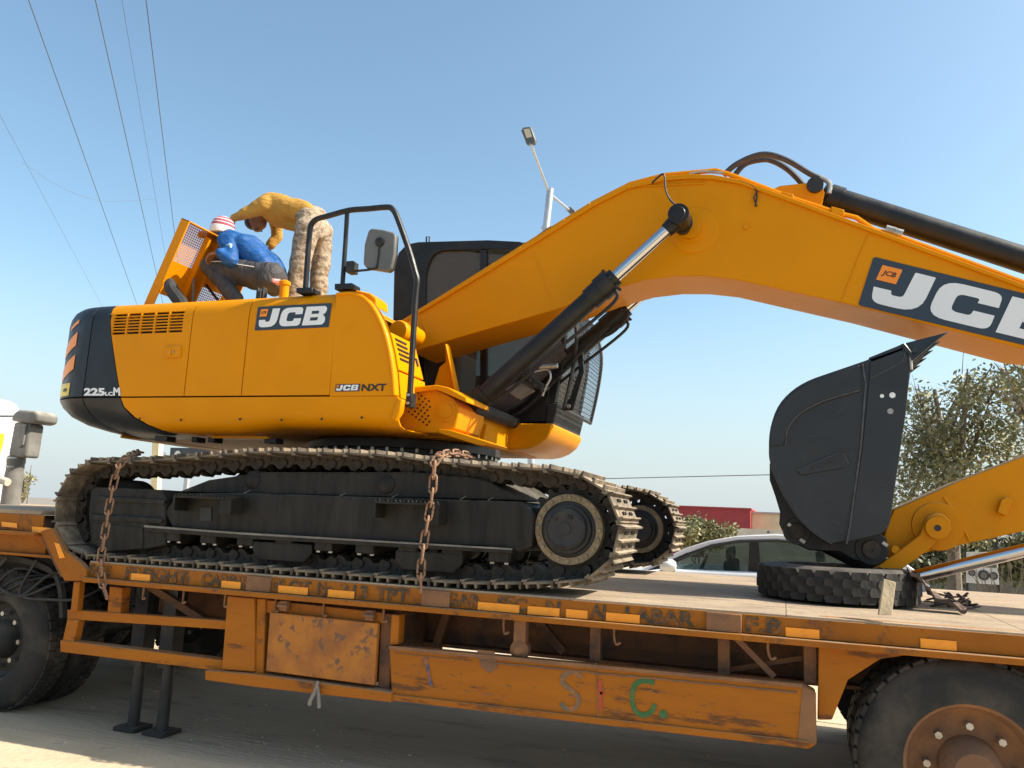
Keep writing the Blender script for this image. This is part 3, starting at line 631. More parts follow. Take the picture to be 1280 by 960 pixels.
# rows of small slots along the hood edge
mb = MB()
for i in range(26):
    x = W(160+i*3.1, 372, 4.85).x; mb.box(x-.006, x+.003, 4.855, 4.875, 3.1085, 3.1165)
mb.build('vent_slots', DBLACK, exc)
mb = MB()
for x, y in ((175, 523), (226, 525), (352, 525), (402, 524), (452, 522), (300, 524)): mb.prof(W(x, y, YN+.006), (0, -1, 0), [(0, .009), (.006, .007)], 8)
mb.build('skirt_screws', BLKM, exc)['kind'] = 'stuff'
# latch on grille panel
slab([(206, 433), (225, 432), (225, 446.5), (206, 447.5)], 4.706, 4.72, 'latch_recess', YELD, exc, .003)
slab([(208, 435), (213, 435), (213, 445), (208, 445.5)], 4.698, 4.706, 'latch_handle', YEL, exc, .002)
c = W(216.5, 440, 4.704); MB().prof(c, (0, -1, 0), [(0, .008), (.004, .008)], 10).build('latch_keyhole', STEEL, exc)
# fuel tank front with curved outline
TK = [(419.5, 366), (437, 364.5), (452, 368), (463, 376), (471, 387), (478, 401), (484, 418), (489, 440), (493, 466), (495, 494.8), (411, 496)]
slab(TK, YN, 4.80, 'fuel_tank', YEL, exc, .012, seg=3)
TG = [(430, 362.5), (440, 361), (462, 366), (470, 372.5), (471, 385), (462, 374), (450, 368), (432, 367)]
slab(TG, 4.802, 4.98, 'tank_guard', YEL, exc, .01)
TG2 = [(425, 383), (437, 378), (450, 383), (460, 391), (467, 402), (469, 409), (463, 402), (452, 391), (440, 387), (430, 389)]
mb = MB(); rim = smooth(px([(421, 368), (437, 366.5), (451, 370), (461, 378), (469, 389), (476, 403), (482, 420), (487, 441), (491, 467), (493, 494)], 4.716), 3)
mb.tube(rim, .012, 8).build('tank_edge_rib', YEL, exc)
slab([(497, 497), (503, 499), (500, 515), (492, 527), (488, 523), (494, 505)], 4.70, 4.76, 'skirt_corner', YEL, exc, .01)
# louvred box
YB_ = 4.82; a, b = W(486, 414, YB_), W(497.5, 462, YB_)
bx = MB().prism([W(466, 412, YB_), a, b, W(460, 462, YB_)], (0, .42, 0)).build('louvre_box', YEL, exc, .008)
for k in range(5):
    t = .14+k*.13; p = a.lerp(b, t)+Vector((.002, 0, 0)); dd = (b-a).normalized()
    MB().obox(p+Vector((0, .16, 0)), dd*.007, Vector((0, .085, 0)), Vector((.006, 0, 0))).build('louvre_slot', DBLACK, bx)
MB().obox(a.lerp(b, .55)+Vector((.004, .36, 0)), (b-a).normalized()*.03, Vector((0, .012, 0)), Vector((.006, 0, 0))).build('box_latch', BLKM, bx)
slab([(455, 464), (498, 464), (501, 498), (455, 498)], 4.81, 5.24, 'step_box', YEL, exc, .008)
MB().prof(W(497, 413, 5.38), (0, 1, 0), [(0, .03), (0, .075), (.02, .085), (.1, .085), (.1, .10), (.22, .10)], 24).prof(W(509, 416, 5.45), (0, 1, 0), [(0, .04), (0, .075), (.18, .075)], 24).build('boom_foot_pin_housing', YEL, exc)
# swing frame nose under the boom
slab([(503, 489), (512, 484), (546, 481), (560, 484), (583, 497), (583, 503), (562, 494), (546, 487), (512, 491), (503, 494)], 5.05, 5.50, 'nose_plate', YEL, exc, .006)
fn = slab([(470, 500), (495, 494), (512, 491), (546, 487), (565, 497), (574, 508), (573, 520), (568, 535), (560, 541), (500, 540), (470, 530)], 5.10, 5.60, 'swing_frame_nose', YELD, exc, .01)
c = W(558, 514, 5.10); MB().prof(c, (0, -1, 0), [(0, .075), (.008, .075), (.009, .05), (.02, .048)], 24).build('pin_boss', YELD, exc)
mb = MB()
for r in range(6):
    for k in range(7):
        xx, yy = 511+k*4.5+r*3.2, 515-r*4+k*3.2
        if xx < 538: mb.prof(W(xx, yy, 5.098), (0, -1, 0), [(0, .008), (.002, .008)], 6)
mb.build('perforation', DBLACK, fn)
slab([(548, 536), (562, 537), (613, 553), (609, 557), (596, 556), (548, 541)], 5.06, 5.42, 'frame_flange', YEL, exc, .006)
slab([(585, 520), (590, 520), (587, 546), (580, 545)], 5.5, 5.54, 'frame_gusset', YEL, exc, .004)
slab([(604, 530), (609, 530), (604, 552), (597, 551)], 5.7, 5.74, 'frame_gusset', YEL, exc, .004)
MB().box(-3.0, -2.2, 5.35, 7.2, 2.14, 2.36).build('centre_frame', YELD, exc, .01)
# boom mount brackets
for Y in (5.58, 6.42):
    slab([(540, 489), (549, 459), (557, 452), (556, 430), (558, 429), (572, 492)], Y, Y+.05, 'boom_bracket', YEL, exc, .006)
slab([(556, 430), (557.5, 430), (570, 489), (568, 489)], 5.50, 5.58, 'bracket_gusset', YEL, exc, .003)
# ---- boom
BT = [(512, 397), (522, 389), (560, 366), (600, 342), (680, 293), (740, 256), (785, 233), (830, 224), (860, 221.5), (890, 222.5), (925, 229), (1000, 256), (1086, 287), (1280, 359)]
BB = [(1280, 436), (1073, 383), (919, 349), (880, 345), (845, 345), (805, 350), (760, 363), (702, 385), (600, 414), (527, 436), (514, 440), (505, 425), (505, 408)]
Pb = px(BT+BB, 5.78)
def cont(pts, Y):   # boom tip beyond the right edge of the view
    i = [k for k, p in enumerate(BT) if p[0] == 1280][0]
    a, b = pts[i], pts[i+1]; tip = [Vector((2.45, Y, 3.10)), Vector((2.62, Y, 3.02)), Vector((2.66, Y, 2.90)), Vector((2.55, Y, 2.80)), Vector((2.3, Y, 2.70))]
    return pts[:i+1]+tip+pts[i+1:]
Pb = cont(Pb, 5.78)
boom = MB().prism(Pb, (0, .50, 0)).build('boom', YEL, exc, .008)
fl = [(522, 387), (560, 364), (600, 340), (680, 291), (740, 253), (785, 230), (830, 220), (860, 217.5), (890, 218), (925, 224), (1000, 251), (1086, 283), (1280, 355)]
MB().prism([p for p in px(fl, 5.755)]+[Vector((2.45, 5.755, 3.115)), Vector((2.45, 5.755, 3.085))]+[p for p in px([(x, y+5.5) for x, y in reversed(fl)], 5.755)], (0, .55, 0)).build('boom_top_plate', YEL, boom, .004)
# top flange lip and welded seams on the near face
tl = px([(540, 377), (600, 341), (680, 292), (740, 254.5), (785, 231), (830, 222), (860, 219.5)], 5.765)
MB().tube(smooth(px([(590, 351), (640, 320), (690, 289), (742, 256), (790, 235), (822, 232), (880, 229)], 5.775), 3), .008, 6).build('weld_seam', YEL, boom)
for pts in ([(668, 316), (676, 335), (688, 372)], [(1086, 292), (1070, 330), (1052, 377)], [(528, 402), (533, 416)]):
    MB().tube(px(pts, 5.779), .006, 6).build('weld_seam', YEL, boom)
# pipe rail on top
rp = px([(500, 405), (560, 367), (680, 292), (742, 253.5), (788, 230), (830, 219), (895, 213), (912, 218), (985, 246), (1045, 266), (1070, 272), (1092, 287), (1120, 294.5), (1280, 353.5)], 5.80)
MB().tube(rp+[Vector((2.4, 5.8, 3.12))], .019, 8).build('boom_pipe', YEL, boom)
MB().tube([p+Vector((0, .40, .01)) for p in rp], .019, 8).build('boom_pipe', YEL, boom)
for x, y, w in ((612, 338, .05), (648, 316, .03), (700, 283, .05), (733, 262, .04), (985, 247, .04), (1047, 266, .045)):
    p = W(x, y, 5.8); MB().obox(p, Vector((.86, 0, .5 if x < 800 else -.35)).normalized()*w, (0, .03, 0), (0, 0, .025)).build('pipe_clamp', YEL, boom, .004)
for x, y in ((1113, 288), (1122, 291)):
    p = W(x, y, 5.8); MB().cyl(p-Vector((.03, 0, -.012)), p+Vector((.03, 0, -.012)), .03, n=12).build('pipe_fitting', STEEL, boom)
p = W(690, 285, 5.8); MB().bar(p, W(674, 296, 5.8), .03, .03).build('pipe_clamp', BLKM, boom)
MB().tube(px([(862, 217), (880, 214), (905, 216)], 5.79), .012, 6).build('pipe_fitting', STEEL, boom)
# boss rings
c = W(868, 288, 5.78); MB().prof(c, (0, -1, 0), [(0, .18), (.006, .176), (.008, .17)], 48).prof(c+Vector((-.03, 0, .01)), (0, -1, 0), [(0, .12), (.02, .11), (.022, .085), (.05, .085)], 32).build('boss_ring', YEL, boom)
c = W(933, 284, 5.78); MB().prof(c, (0, -1, 0), [(0, .025), (.012, .02)], 6).build('boss_stud', YELD, boom)
# logos
def dq(bl, br, tr_, tl_, Y): return [W(*bl, Y), W(*br, Y), W(*tr_, Y), W(*tl_, Y)]
bl, tl2 = (1072.5, 381.5), (1092, 321)
q = dq(bl, (1345, 447), (1358, 386), tl2, 5.777)
jcb(q, boom)
# boom cylinders
def cyl2(eye, body_top, foot, Y, far=False):
    e, t, f0 = W(*eye, Y), W(*body_top, Y), W(*foot, Y); d = (t-f0).normalized()
    b = MB().cyl(f0+d*.12, t, .073, n=28).prof(t-d*.20, d, [(0, .073), (.0, .086), (.10, .086), (.10, .096), (.20, .096), (.20, .07), (.25, .07), (.25, .05)], 28).build('boom_cylinder', BLK, exc)
    MB().prof(f0+Vector((0, -.09, 0)), (0, 1, 0), [(0, .10), (.18, .10)], 24).cyl(f0, f0+d*.14, .088, n=20).build('cylinder_foot', BLK, b)
    MB().cyl(t-d*.1, e-d*.05, .045, n=24).build('cylinder_rod', CHR, b)
    MB().prof(e+Vector((0, -.10, 0)), (0, 1, 0), [(-.008, .045), (0, .052), (.0, .074), (.17, .074), (.17, .08), (.2, .08)], 28).cyl(e-d*.13, e-d*.02, .052, .066, n=20).build('rod_eye', BLK, b)
    n = d.cross(Vector((0, 1, 0))).normalized()
    if n.z > 0: n = -n
    pp = [t-d*.02+n*.09, t-d*.05+n*.14, t-d*.2+n*.15, t-d*.6+n*.13, f0+d*.35+n*.12, f0+d*.2+n*.11]
    MB().tube([p+Vector((0, -.03, 0)) for p in pp], .013, 8, sub=3).build('cylinder_pipe', BLK, b)
    for k in range(8):
        a = k*math.pi/4; u = d.orthogonal().normalized(); v = d.cross(u); pz = t+(u*math.cos(a)+v*math.sin(a))*.095
        MB().cyl(pz, pz+d*.02, .010, n=6).build('gland_bolt', BLKM, b)
    return b
cyl2((850, 273), (763, 351.5), (590, 508), 5.52)
cyl2((868, 312), (778, 390), (622, 524), 6.50)
MB().cyl(W(590, 508, 5.4), W(590, 508, 5.4)+Vector((0, 1.3, 0)), .05).build('cylinder_pin', BLKM, exc)
MB().cyl((W(850, 273, 5.52)+Vector((0, 0, 0))), W(850, 273, 5.52)+Vector((0, .98, 0)), .05).build('cylinder_pin', BLKM, exc)
# grease line over the boom crown
MB().tube(px([(852, 262), (838, 250), (832, 236), (830, 218), (822, 222), (815, 229)], 5.60), .008, 6, sub=4).build('grease_line', BLKM, exc)
# hydraulic block and hoses between the cylinders
mb = MB(); random.seed(3)
for k in range(8):
    y = 5.75+.1*k; j = k*4
    MB().tube([W(596+j, 512+k, y), W(625+j, 495+k*1.5, y), W(652+j*.7, 470+k*2, y), W(672+j*.5, 448+k*3, y), W(700+j*.3, 425+k*3, y)], .014, 7, sub=4).build('hydraulic_hose', HOSE, exc)
slab([(630, 487), (648, 476), (664, 486), (645, 497)], 5.68, 5.80, 'valve_block', GREYD, exc, .006)
slab([(641, 466), (650, 461), (682, 482), (676, 487), (660, 480)], 5.66, 5.78, 'valve_manifold', BLKM, exc, .006)
for (x, y) in ((645, 462), (652, 470), (661, 476), (668, 482), (676, 488)): MB().cyl(W(x, y, 5.65), W(x+3, y-2, 5.65), .022, n=8).build('hose_fitting', BLKM, exc)
MB().tube(px([(675, 459), (697, 457)], 5.7), .02, 8).build('hose_fitting', STEEL, exc)
MB().tube(px([(668, 465), (684, 462), (688, 472), (682, 484), (678, 495)], 5.7), .009, 8, sub=4).build('hydraulic_hose', STEEL, exc)
slab([(652, 462), (663, 451), (666, 453), (655, 464)], 5.6, 5.62, 'yellow_tag', YELD, exc, .001)
for pts in ([(624, 528), (640, 505), (664, 480), (700, 450)], [(620, 528), (650, 515), (680, 490), (722, 445), (760, 408)], [(747, 424), (765, 416), (780, 402), (785, 392)], [(655, 512), (673, 495), (690, 470)]):
    MB().tube(px(pts, 6.35), .013, 7, sub=4).build('hydraulic_hose', BLKM, exc)
# arm cylinder and its bracket
A0, A1 = W(1018, 241, 6.03), W(1280, 325, 6.03); d = (A1-A0).normalized()
ac = MB().cyl(A0+d*.06, A0+d*2.6, .088, n=28).prof(A0+d*.08, d, [(0, .07), (.03, .10), (.12, .10), (.12, .088)], 24).build('arm_cylinder', BLK, exc)
for Y in (5.90, 6.10):
    slab([(962, 238), (975, 232), (1012, 228), (1026, 231), (1031, 240), (1028, 254), (1020, 262), (985, 255)], Y, Y+.035, 'arm_cylinder_bracket', YEL, exc, .006)
MB().prof(A0+Vector((-.0, -.16, 0)), (0, 1, 0), [(0, .058), (.32, .058)], 24).build('arm_cylinder_pin', BLKM, ac)
MB().prof(W(1080, 253, 5.98), d, [(0, .03), (.05, .03)], 4).build('cylinder_lug', BLKM, ac)
for pts, Y in (([(905, 219), (918, 207), (940, 196), (960, 193), (985, 201), (1012, 217), (1024, 223)], 5.92), ([(915, 224), (930, 206), (950, 200), (965, 201), (985, 212), (1003, 230), (1010, 240)], 6.06)):
    MB().tube(px(pts, Y), .022, 10, sub=4).build('hydraulic_hose', HOSE, exc)
MB().tube(px([(1018, 219), (1030, 224), (1037, 230), (1036, 242)], 5.92), .018, 8, sub=3).build('hose_elbow', STEEL, exc)
MB().tube(px([(925, 226), (938, 231), (946, 240), (944, 258)], 5.76), .006, 6, sub=3).tube(px([(948, 236), (942, 247), (946, 258)], 5.76), .005, 6).build('tie_wire', BLKM, exc)
# ---- dipper (arm) and linkage
DZ = px([(1102, 678), (1110, 655), (1117, 637), (1201, 600), (1280, 570)], 5.82)
DB = px([(1280, 664), (1220, 677), (1147, 693), (1120, 698), (1104, 696)], 5.82)
mid = [Vector((2.2, 5.82, 2.50)), Vector((2.75, 5.82, 3.0)), Vector((3.1, 5.82, 3.05)), Vector((3.15, 5.82, 2.85)), Vector((2.6, 5.82, 2.2)), Vector((2.0, 5.82, 1.80))]
dip = MB().prism(DZ+mid+DB, (0, .42, 0)).build('dipper_arm', YELD, exc, .008)
MB().tube(px([(1180, 622), (1200, 650), (1212, 677)], 5.818), .008, 6).build('weld_seam', YELD, dip)
c = W(1172, 658, 5.82); MB().prof(c, (0, -1, 0), [(0, .155), (.012, .15)], 40).build('boss_ring', YELD, dip)
slab([(1252, 625), (1259, 621), (1266, 625), (1258, 645), (1247, 640)], 5.76, 5.82, 'hose_bracket', YELD, dip, .004)
lk = slab([(1156, 652), (1161, 645), (1170, 641), (1180, 643), (1188, 651), (1189, 662), (1183, 671), (1172, 675), (1160, 688), (1112, 722), (1104, 724), (1090, 716), (1094, 709), (1122, 690), (1150, 668)], 5.72, 5.78, 'tipping_link', YELD, exc, .008)
c = W(1171, 660, 5.72); MB().prof(c, (0, -1, 0), [(0, .07), (.03, .068), (.032, .02), (.028, .018)], 28).build('link_pin', YELD, lk)
MB().prof(c, (0, -1, 0), [(.0, .02), (.035, .02)], 12).build('pin_bolt', BLKM, lk)
c = W(1119, 687, 5.76); MB().prof(c, (0, -1, 0), [(0, .028), (.03, .026)], 12).build('link_lug', YELD, lk)
slab([(1156, 652), (1161, 645), (1170, 641), (1180, 643), (1188, 651), (1189, 662), (1183, 671), (1172, 675), (1160, 688), (1112, 722), (1104, 724), (1090, 716), (1094, 709), (1122, 690), (1150, 668)], 6.26, 6.32, 'tipping_link', YELD, exc, .008)
r0_, r1_ = W(1118, 727, 5.92), W(1280, 688, 5.92); dd = (r1_-r0_)
MB().cyl(r0_, r0_+dd*1.25, .042, n=24).build('bucket_cylinder_rod', CHR, exc)
MB().cyl(r0_+dd*1.2, r0_+dd*2.6, .075, n=24).build('bucket_cylinder', BLK, exc)
MB().cyl(W(1100, 716, 5.7), W(1100, 716, 5.7)+Vector((0, .65, 0)), .035).build('link_cross_pin', BLKM, exc)
# ---- bucket
BO = [(1131, 433), (1078, 452), (1040, 465), (1010, 476), (988, 490), (972, 509), (963, 535), (961, 560), (963, 580), (975, 610), (995, 645), (1018, 668), (1040, 682)]
BI = [(1104, 669), (1112, 660), (1117, 640), (1139, 470), (1141, 450)]
bk = MB()
side = smooth([Vector((*p, 0)) for p in BO], 3)
side = [(p.x, p.y) for p in side]
Y0b, Y1b = 5.42, 6.58
sh_o = px(side, Y0b); cen = W(1050, 570, Y0b)
sh_i = [p+(cen-p).normalized()*.03 for p in sh_o]
n = len(sh_o); vs = []
for L_, y in ((sh_o, Y0b-.0), (sh_o, Y1b), (sh_i, Y0b), (sh_i, Y1b)): vs += [Vector((p.x, y, p.z)) for p in L_]
fs = []
for i in range(n-1): fs += [(i, i+1, n+i+1, n+i), (2*n+i, 3*n+i, 3*n+i+1, 2*n+i+1), (i, 2*n+i, 2*n+i+1, i+1), (n+i, n+i+1, 3*n+i+1, 3*n+i)]
fs += [(0, n, 3*n, 2*n), (n-1, 3*n-1, 4*n-1, 2*n-1)]
bucket = MB().add(vs, fs).build('bucket', BUCK, exc, .004)
ins = [p+(cen-p).normalized()*.012 for p in px(side+BI, Y0b)]
holes = []
for Y in (Y0b+.002, Y1b-.032):
    pts = [Vector((p.x, Y, p.z)) for p in ins]
    MB().prism(pts, (0, .03, 0)).build('bucket_side_plate', BUCK, bucket, .004)
# wear plates and ribs proud of the near side
slab([(963, 557), (963, 535), (974, 509), (990, 491), (1012, 478), (1040, 468), (1074, 456), (1076, 489), (1030, 502), (1000, 518), (985, 538), (979, 556)], Y0b-.010, Y0b+.001, 'wear_plate', BUCK, bucket, .004)
slab([(1088, 452), (1128, 438), (1136, 445), (1137, 470), (1132, 520), (1120, 600), (1112, 655), (1106, 664), (1100, 668), (1058, 678), (1066, 640), (1078, 560), (1086, 480)], Y0b-.008, Y0b+.001, 'cheek_plate', BUCK, bucket, .004)
slab([(996, 588), (1048, 566), (1055, 567), (1061, 580), (1058, 584), (1002, 594)], Y0b-.012, Y0b+.001, 'maker_plate', BUCK, bucket, .003)
text_on('JCB', dq((1012, 590), (1046, 581), (1043, 572), (1009, 582), Y0b-.0125), 'cast_lettering', BLKM, bucket, .02)
for x, y in ((1103, 495), (1115, 494), (1112, 514), (1117, 474), (1137-5, 676-200)):
    pass
for x, y, r in ((1102.5, 495, .012), (1115.5, 494, .018), (1113, 514, .018)):
    MB().prof(W(x, y, Y0b-.0085), (0, -1, 0), [(0, r), (.001, r)], 14).build('bolt_hole', PAPER if x != 1113 else STEEL, bucket)
MB().tube(px([(1078, 455), (1082, 480), (1076, 560), (1062, 660), (1058, 680)], Y0b-.006), .006, 6).build('weld_seam', WELD, bucket)
MB().tube(px([(1130, 430), (1138, 440), (1139, 462)], Y0b-.004), .010, 6).build('weld_seam', STEEL, bucket)
MB().tube(smooth(px([(982, 556), (985, 536), (1000, 517), (1030, 501), (1074, 488)], Y0b-.010), 3), .0035, 5).build('weld_seam', WELD, bucket)
MB().tube(px([(1088, 473), (1128, 452), (1133, 437)], Y0b-.009), .0035, 5).build('weld_seam', WELD, bucket)
MB().tube(px([(996, 588), (1048, 566), (1055, 567), (1061, 580)], Y0b-.013), .003, 5).build('weld_seam', WELD, bucket)
mb = MB(); rq = random.Random(12)
for k in range(34):
    x, y = rq.uniform(985, 1110), rq.uniform(500, 660)
    if x < 1000+(y-560)*.3: continue
    p = W(x, y, Y0b-.0005 if x < 1078 else Y0b-.009); a = rq.uniform(-.6, .6); L_ = rq.uniform(.006, .035)
    mb.obox(p, (L_*math.cos(a), 0, L_*math.sin(a)), (0, .0008, 0), (-.0011*math.sin(a), 0, .0011*math.cos(a)))
mb.build('scratches', WELD, bucket)['kind'] = 'stuff'
# cutting lip and teeth
lip0 = W(1131, 433, Y0b); lip1 = W(1141, 452, Y0b)
MB().prism([W(1086, 447, Y0b), W(1128, 430, Y0b), W(1140, 440, Y0b), W(1136, 448, Y0b), W(1090, 456, Y0b)], (0, Y1b-Y0b, 0)).build('cutting_lip', BUCK, bucket, .004)
tm = [W(1125, 431, Y0b), W(1187, 413.5, Y0b), W(1172, 424, Y0b), W(1146, 447, Y0b), W(1139, 452, Y0b), W(1136, 444, Y0b)]
for k in range(5):
    y = Y0b-.015+k*(Y1b-Y0b-.08)/4
    off = Vector((0, y-Y0b, 0))
    t = [p+off for p in tm]; w = .11; mb = MB(); n = 6
    vs = t+[p+Vector((0, w, 0)) for p in t]
    vs[1] = t[1]+Vector((0, .035, 0)); vs[7] = t[1]+Vector((0, w-.035, 0))
    mb.add(vs, [tuple(range(n)), tuple(range(2*n-1, n-1, -1))]+[(i, i+n, (i+1) % n+n, (i+1) % n) for i in range(n)]); mb.build('bucket_tooth', BUCK, bucket, .004)
    c = t[0].lerp(t[3], .5)+Vector((.03, -.003, .0)); MB().prof(c, (0, -1, 0), [(0, .018), (.006, .016)], 10).build('tooth_pin', BUCK, bucket)
# hanger ears with pins
for Y in (5.70, 6.24):
    e = slab([(962, 578), (962, 600), (969, 620), (975, 640), (974, 655), (980, 668), (990, 678), (1012, 688), (1050, 690), (1066, 700), (1090, 706), (1106, 702), (1112, 690), (1108, 672), (1096, 664), (1040, 676), (1000, 640), (975, 600)], Y, Y+.06, 'hanger_ear', BLK, bucket, .008)
    if Y < 6:
        for x, y, r in ((996, 664, .052), (1089, 687, .058)):
            c = W(x, y, Y); MB().prof(c, (0, -1, 0), [(0, r*1.7), (.015, r*1.65)], 28).build('pin_collar', BLK, bucket)
            MB().prof(c+Vector((0, -.015, 0)), (0, -1, 0), [(0, r), (.03, r*.95), (.03, .012), (.026, .012)], 24).build('bucket_pin', LINK, bucket)
        for x, y in ((985, 655), (1000, 674), (1103, 678)):
            p = W(x, y, Y-.01); MB().bar(p, p+Vector((.03, 0, -.02)), .02, .02).build('pin_keeper', STEEL, bucket)
MB().cyl(W(1089, 687, 5.7), W(1089, 687, 5.7)+Vector((0, .6, 0)), .05).cyl(W(996, 664, 5.7), W(996, 664, 5.7)+Vector((0, .6, 0)), .045).build('bucket_pin', BLKM, bucket)
MB().cyl((W(996, 664, 5.9)), W(1100, 716, 5.9), .05, n=12).build('tipping_lever', BLK, exc)
# ---- cab
CY0, CY1 = 6.42, 7.34
CBo = [(491, 405), (492.5, 335), (498, 316), (508, 305.5), (522, 302.5), (610, 300), (650, 302), (683, 318), (699, 345), (706, 385), (707, 415), (704, 450), (694, 500), (687, 527), (560, 529), (491, 529)]
O = px(CBo, CY0)
roof = MB(); 
# frame as a band round the side outline: near and far side frames, roof and floor between
def ringframe(outer, inner, y0, y1, name):
    # closed polygon ring extruded
    n = len(outer); vs = []
    for L_, y in ((outer, y0), (inner, y0), (outer, y1), (inner, y1)): vs += [Vector((p.x, y, p.z)) for p in L_]
    fs = []
    for i in range(n):
        j = (i+1) % n; fs += [(i, j, n+j, n+i), (2*n+i, 3*n+i, 3*n+j, 2*n+j), (i, 2*n+i, 2*n+j, j), (n+i, n+j, 3*n+j, 3*n+i)]
    return MB().add(vs, fs).build(name, BLK, exc, .006)
CIn = [(531, 400), (531.5, 345), (536, 328), (542, 318), (552, 313), (610, 311), (648, 312), (676, 324), (690, 350), (696, 388), (696, 414), (693, 448), (684, 492), (678, 505), (570, 507), (531, 507)]
I_ = px(CIn, CY0)
cf = ringframe(O, I_, CY0, CY0+.07, 'cab_frame'); ringframe(O, I_, CY1-.07, CY1, 'cab_frame')
# shell between the side frames: rear, roof, floor
def band(i0, i1, th, name, m):
    o = O[i0:i1+1]; c = sum((p for p in O), Vector())/len(O); inn = [p+(c-p).normalized()*th for p in o]; n = len(o)
    vs = [Vector((p.x, y, p.z)) for L_ in (o, inn) for y in (CY0+.07, CY1-.07) for p in L_]
    fs = []
    for i in range(n-1): fs += [(i, i+1, n+i+1, n+i), (2*n+i, 3*n+i, 3*n+i+1, 2*n+i+1)]
    for i in (0, n-1): fs.append((i, n+i, 3*n+i, 2*n+i))
    fs += [(i, 2*n+i, 2*n+i+1, i+1) for i in range(n-1)]+[(n+i, n+i+1, 3*n+i+1, 3*n+i) for i in range(n-1)]
    return MB().add(vs, fs).build(name, m, exc)
band(0, 7, .04, 'cab_roof', BLK); band(13, 15, .05, 'cab_floor', BLK)
cwall = MB(); p0, p1 = W(491, 529, CY0), W(491, 405, CY0)
cwall.prism([p0, p1, p1+Vector((.04, 0, 0)), p0+Vector((.04, 0, 0))], (0, CY1-CY0, 0)).build('cab_rear_wall', BLK, exc)
slab([(531, 313), (560, 312), (676, 324), (696, 388), (696, 425), (678, 505), (531, 507)], CY0+.03, CY0+.036, 'cab_side_glass', GLS, exc, 0)
MB().prism([Vector((p.x, CY1-.04, p.z)) for p in px([(531, 313), (676, 322), (696, 388), (693, 448), (531, 448)], CY0)], (0, .006, 0)).build('cab_side_glass', GLS, exc)
MB().prism([Vector((p.x, CY1-.05, p.z)) for p in px([(531, 448), (693, 448), (680, 505), (531, 507)], CY0)], (0, .02, 0)).build('cab_door_panel', BLKM, exc)
slab([(600, 312), (608, 312), (608, 510), (600, 510)], CY0+.0, CY0+.05, 'cab_pillar', BLK, exc, .004)
slab([(600, 512), (640, 480), (672, 462), (690, 470), (684, 505), (680, 527), (600, 528)], CY0-.005, CY0+.02, 'cab_lower_panel', BLK, exc, .006)
# windscreen
fa, fb = [Vector((p.x, CY0+.07, p.z)) for p in px([(683, 320), (698, 345), (705, 385), (706, 415), (703, 450), (693, 500)], CY0)], None
n = len(fa); MB().add(fa+[Vector((p.x, CY1-.07, p.z)) for p in fa], [(i, i+1, n+i+1, n+i) for i in range(n-1)]).build('windscreen', GLS, exc)
# seat and headlining
MB().box(-2.85, -2.35, 6.65, 7.1, 2.45, 2.62).box(-2.95, -2.8, 6.65, 7.1, 2.55, 3.35).build('operator_seat', SEATM, exc, .05)
p = W(599, 320, 6.6); MB().box(p.x-.04, p.x+.02, 6.6, 6.66, p.z-.02, p.z+.1).build('cab_lamp', BLKM, exc)
MB().tube(px([(533, 306), (533, 296), (537, 296), (536, 306)], 6.45), .008, 6).build('roof_eye', BLKM, exc)
MB().box(W(640, 300, 6.7).x, W(662, 300, 6.7).x, 6.7, 7.0, W(650, 312, 6.7).z, W(650, 303, 6.7).z).build('roof_vent', BLKM, exc, .008)
# front guard of mesh (curved)
gd = [(711, 378), (717, 400), (720, 420), (718, 445), (712, 478), (704, 512)]
gf = [(p.x+.015, p.z) for p in smooth(px(gd, CY0), 3)]
grd = MB()
YG0, YG1 = 6.38, 7.36
path = [Vector((x, 0, z)) for x, z in gf]
MB().tube([Vector((p.x, YG0, p.z)) for p in path], .016, 8).tube([Vector((p.x, YG1, p.z)) for p in path], .016, 8).tube([Vector((path[-1].x, YG0, path[-1].z)), Vector((path[-1].x, YG1, path[-1].z))], .016, 8).tube([Vector((path[0].x, YG0, path[0].z)), Vector((path[0].x, YG1, path[0].z))], .016, 8).build('guard_frame', BLKM, exc)
mb = MB(); m = 24
for k in range(1, m):
    y = YG0+(YG1-YG0)*k/m; mb.tube([Vector((p.x, y, p.z)) for p in path], .0028, 4)
for p in smooth(path, 2): mb.bar((p.x, YG0, p.z), (p.x, YG1, p.z), .004, .006)
o = mb.build('guard_mesh', BLKM, exc, smooth_=0); o['kind'] = 'stuff'
slab([(722, 437), (728, 437), (730, 465), (716, 513), (704, 513), (704, 503), (712, 498), (723, 465)], CY0-.03, CY0+.0, 'guard_arm', BLK, exc, .004)
c = W(711, 508, CY0-.03); MB().prof(c, (0, -1, 0), [(0, .018), (.02, .016)], 10).build('guard_bolt', STEEL, exc)
slab([(684, 506), (698, 503), (691, 531), (682, 531)], CY0-.02, CY1, 'cab_front_step', BLKM, exc, .008)
# cab base
cb = [(598, 529), (691, 529), (690, 537), (684, 547), (674, 555), (662, 560), (650, 562), (598, 561)]
slab(cb, 6.36, 7.38, 'cab_base', YEL, exc, .018, seg=3)
slab([(616, 534), (635, 534), (635, 546), (616, 546.5)], 6.355, 6.359, 'data_plate', DBLACK, exc, 0)
mb = MB()
for k in range(4): a, b = W(618, 536.5+k*2.2, 6.3535), W(633-(k*3 % 5), 536.5+k*2.2, 6.3535); mb.bar(a, b, .001, .006)
mb.build('data_plate_lines', GREYD, exc)
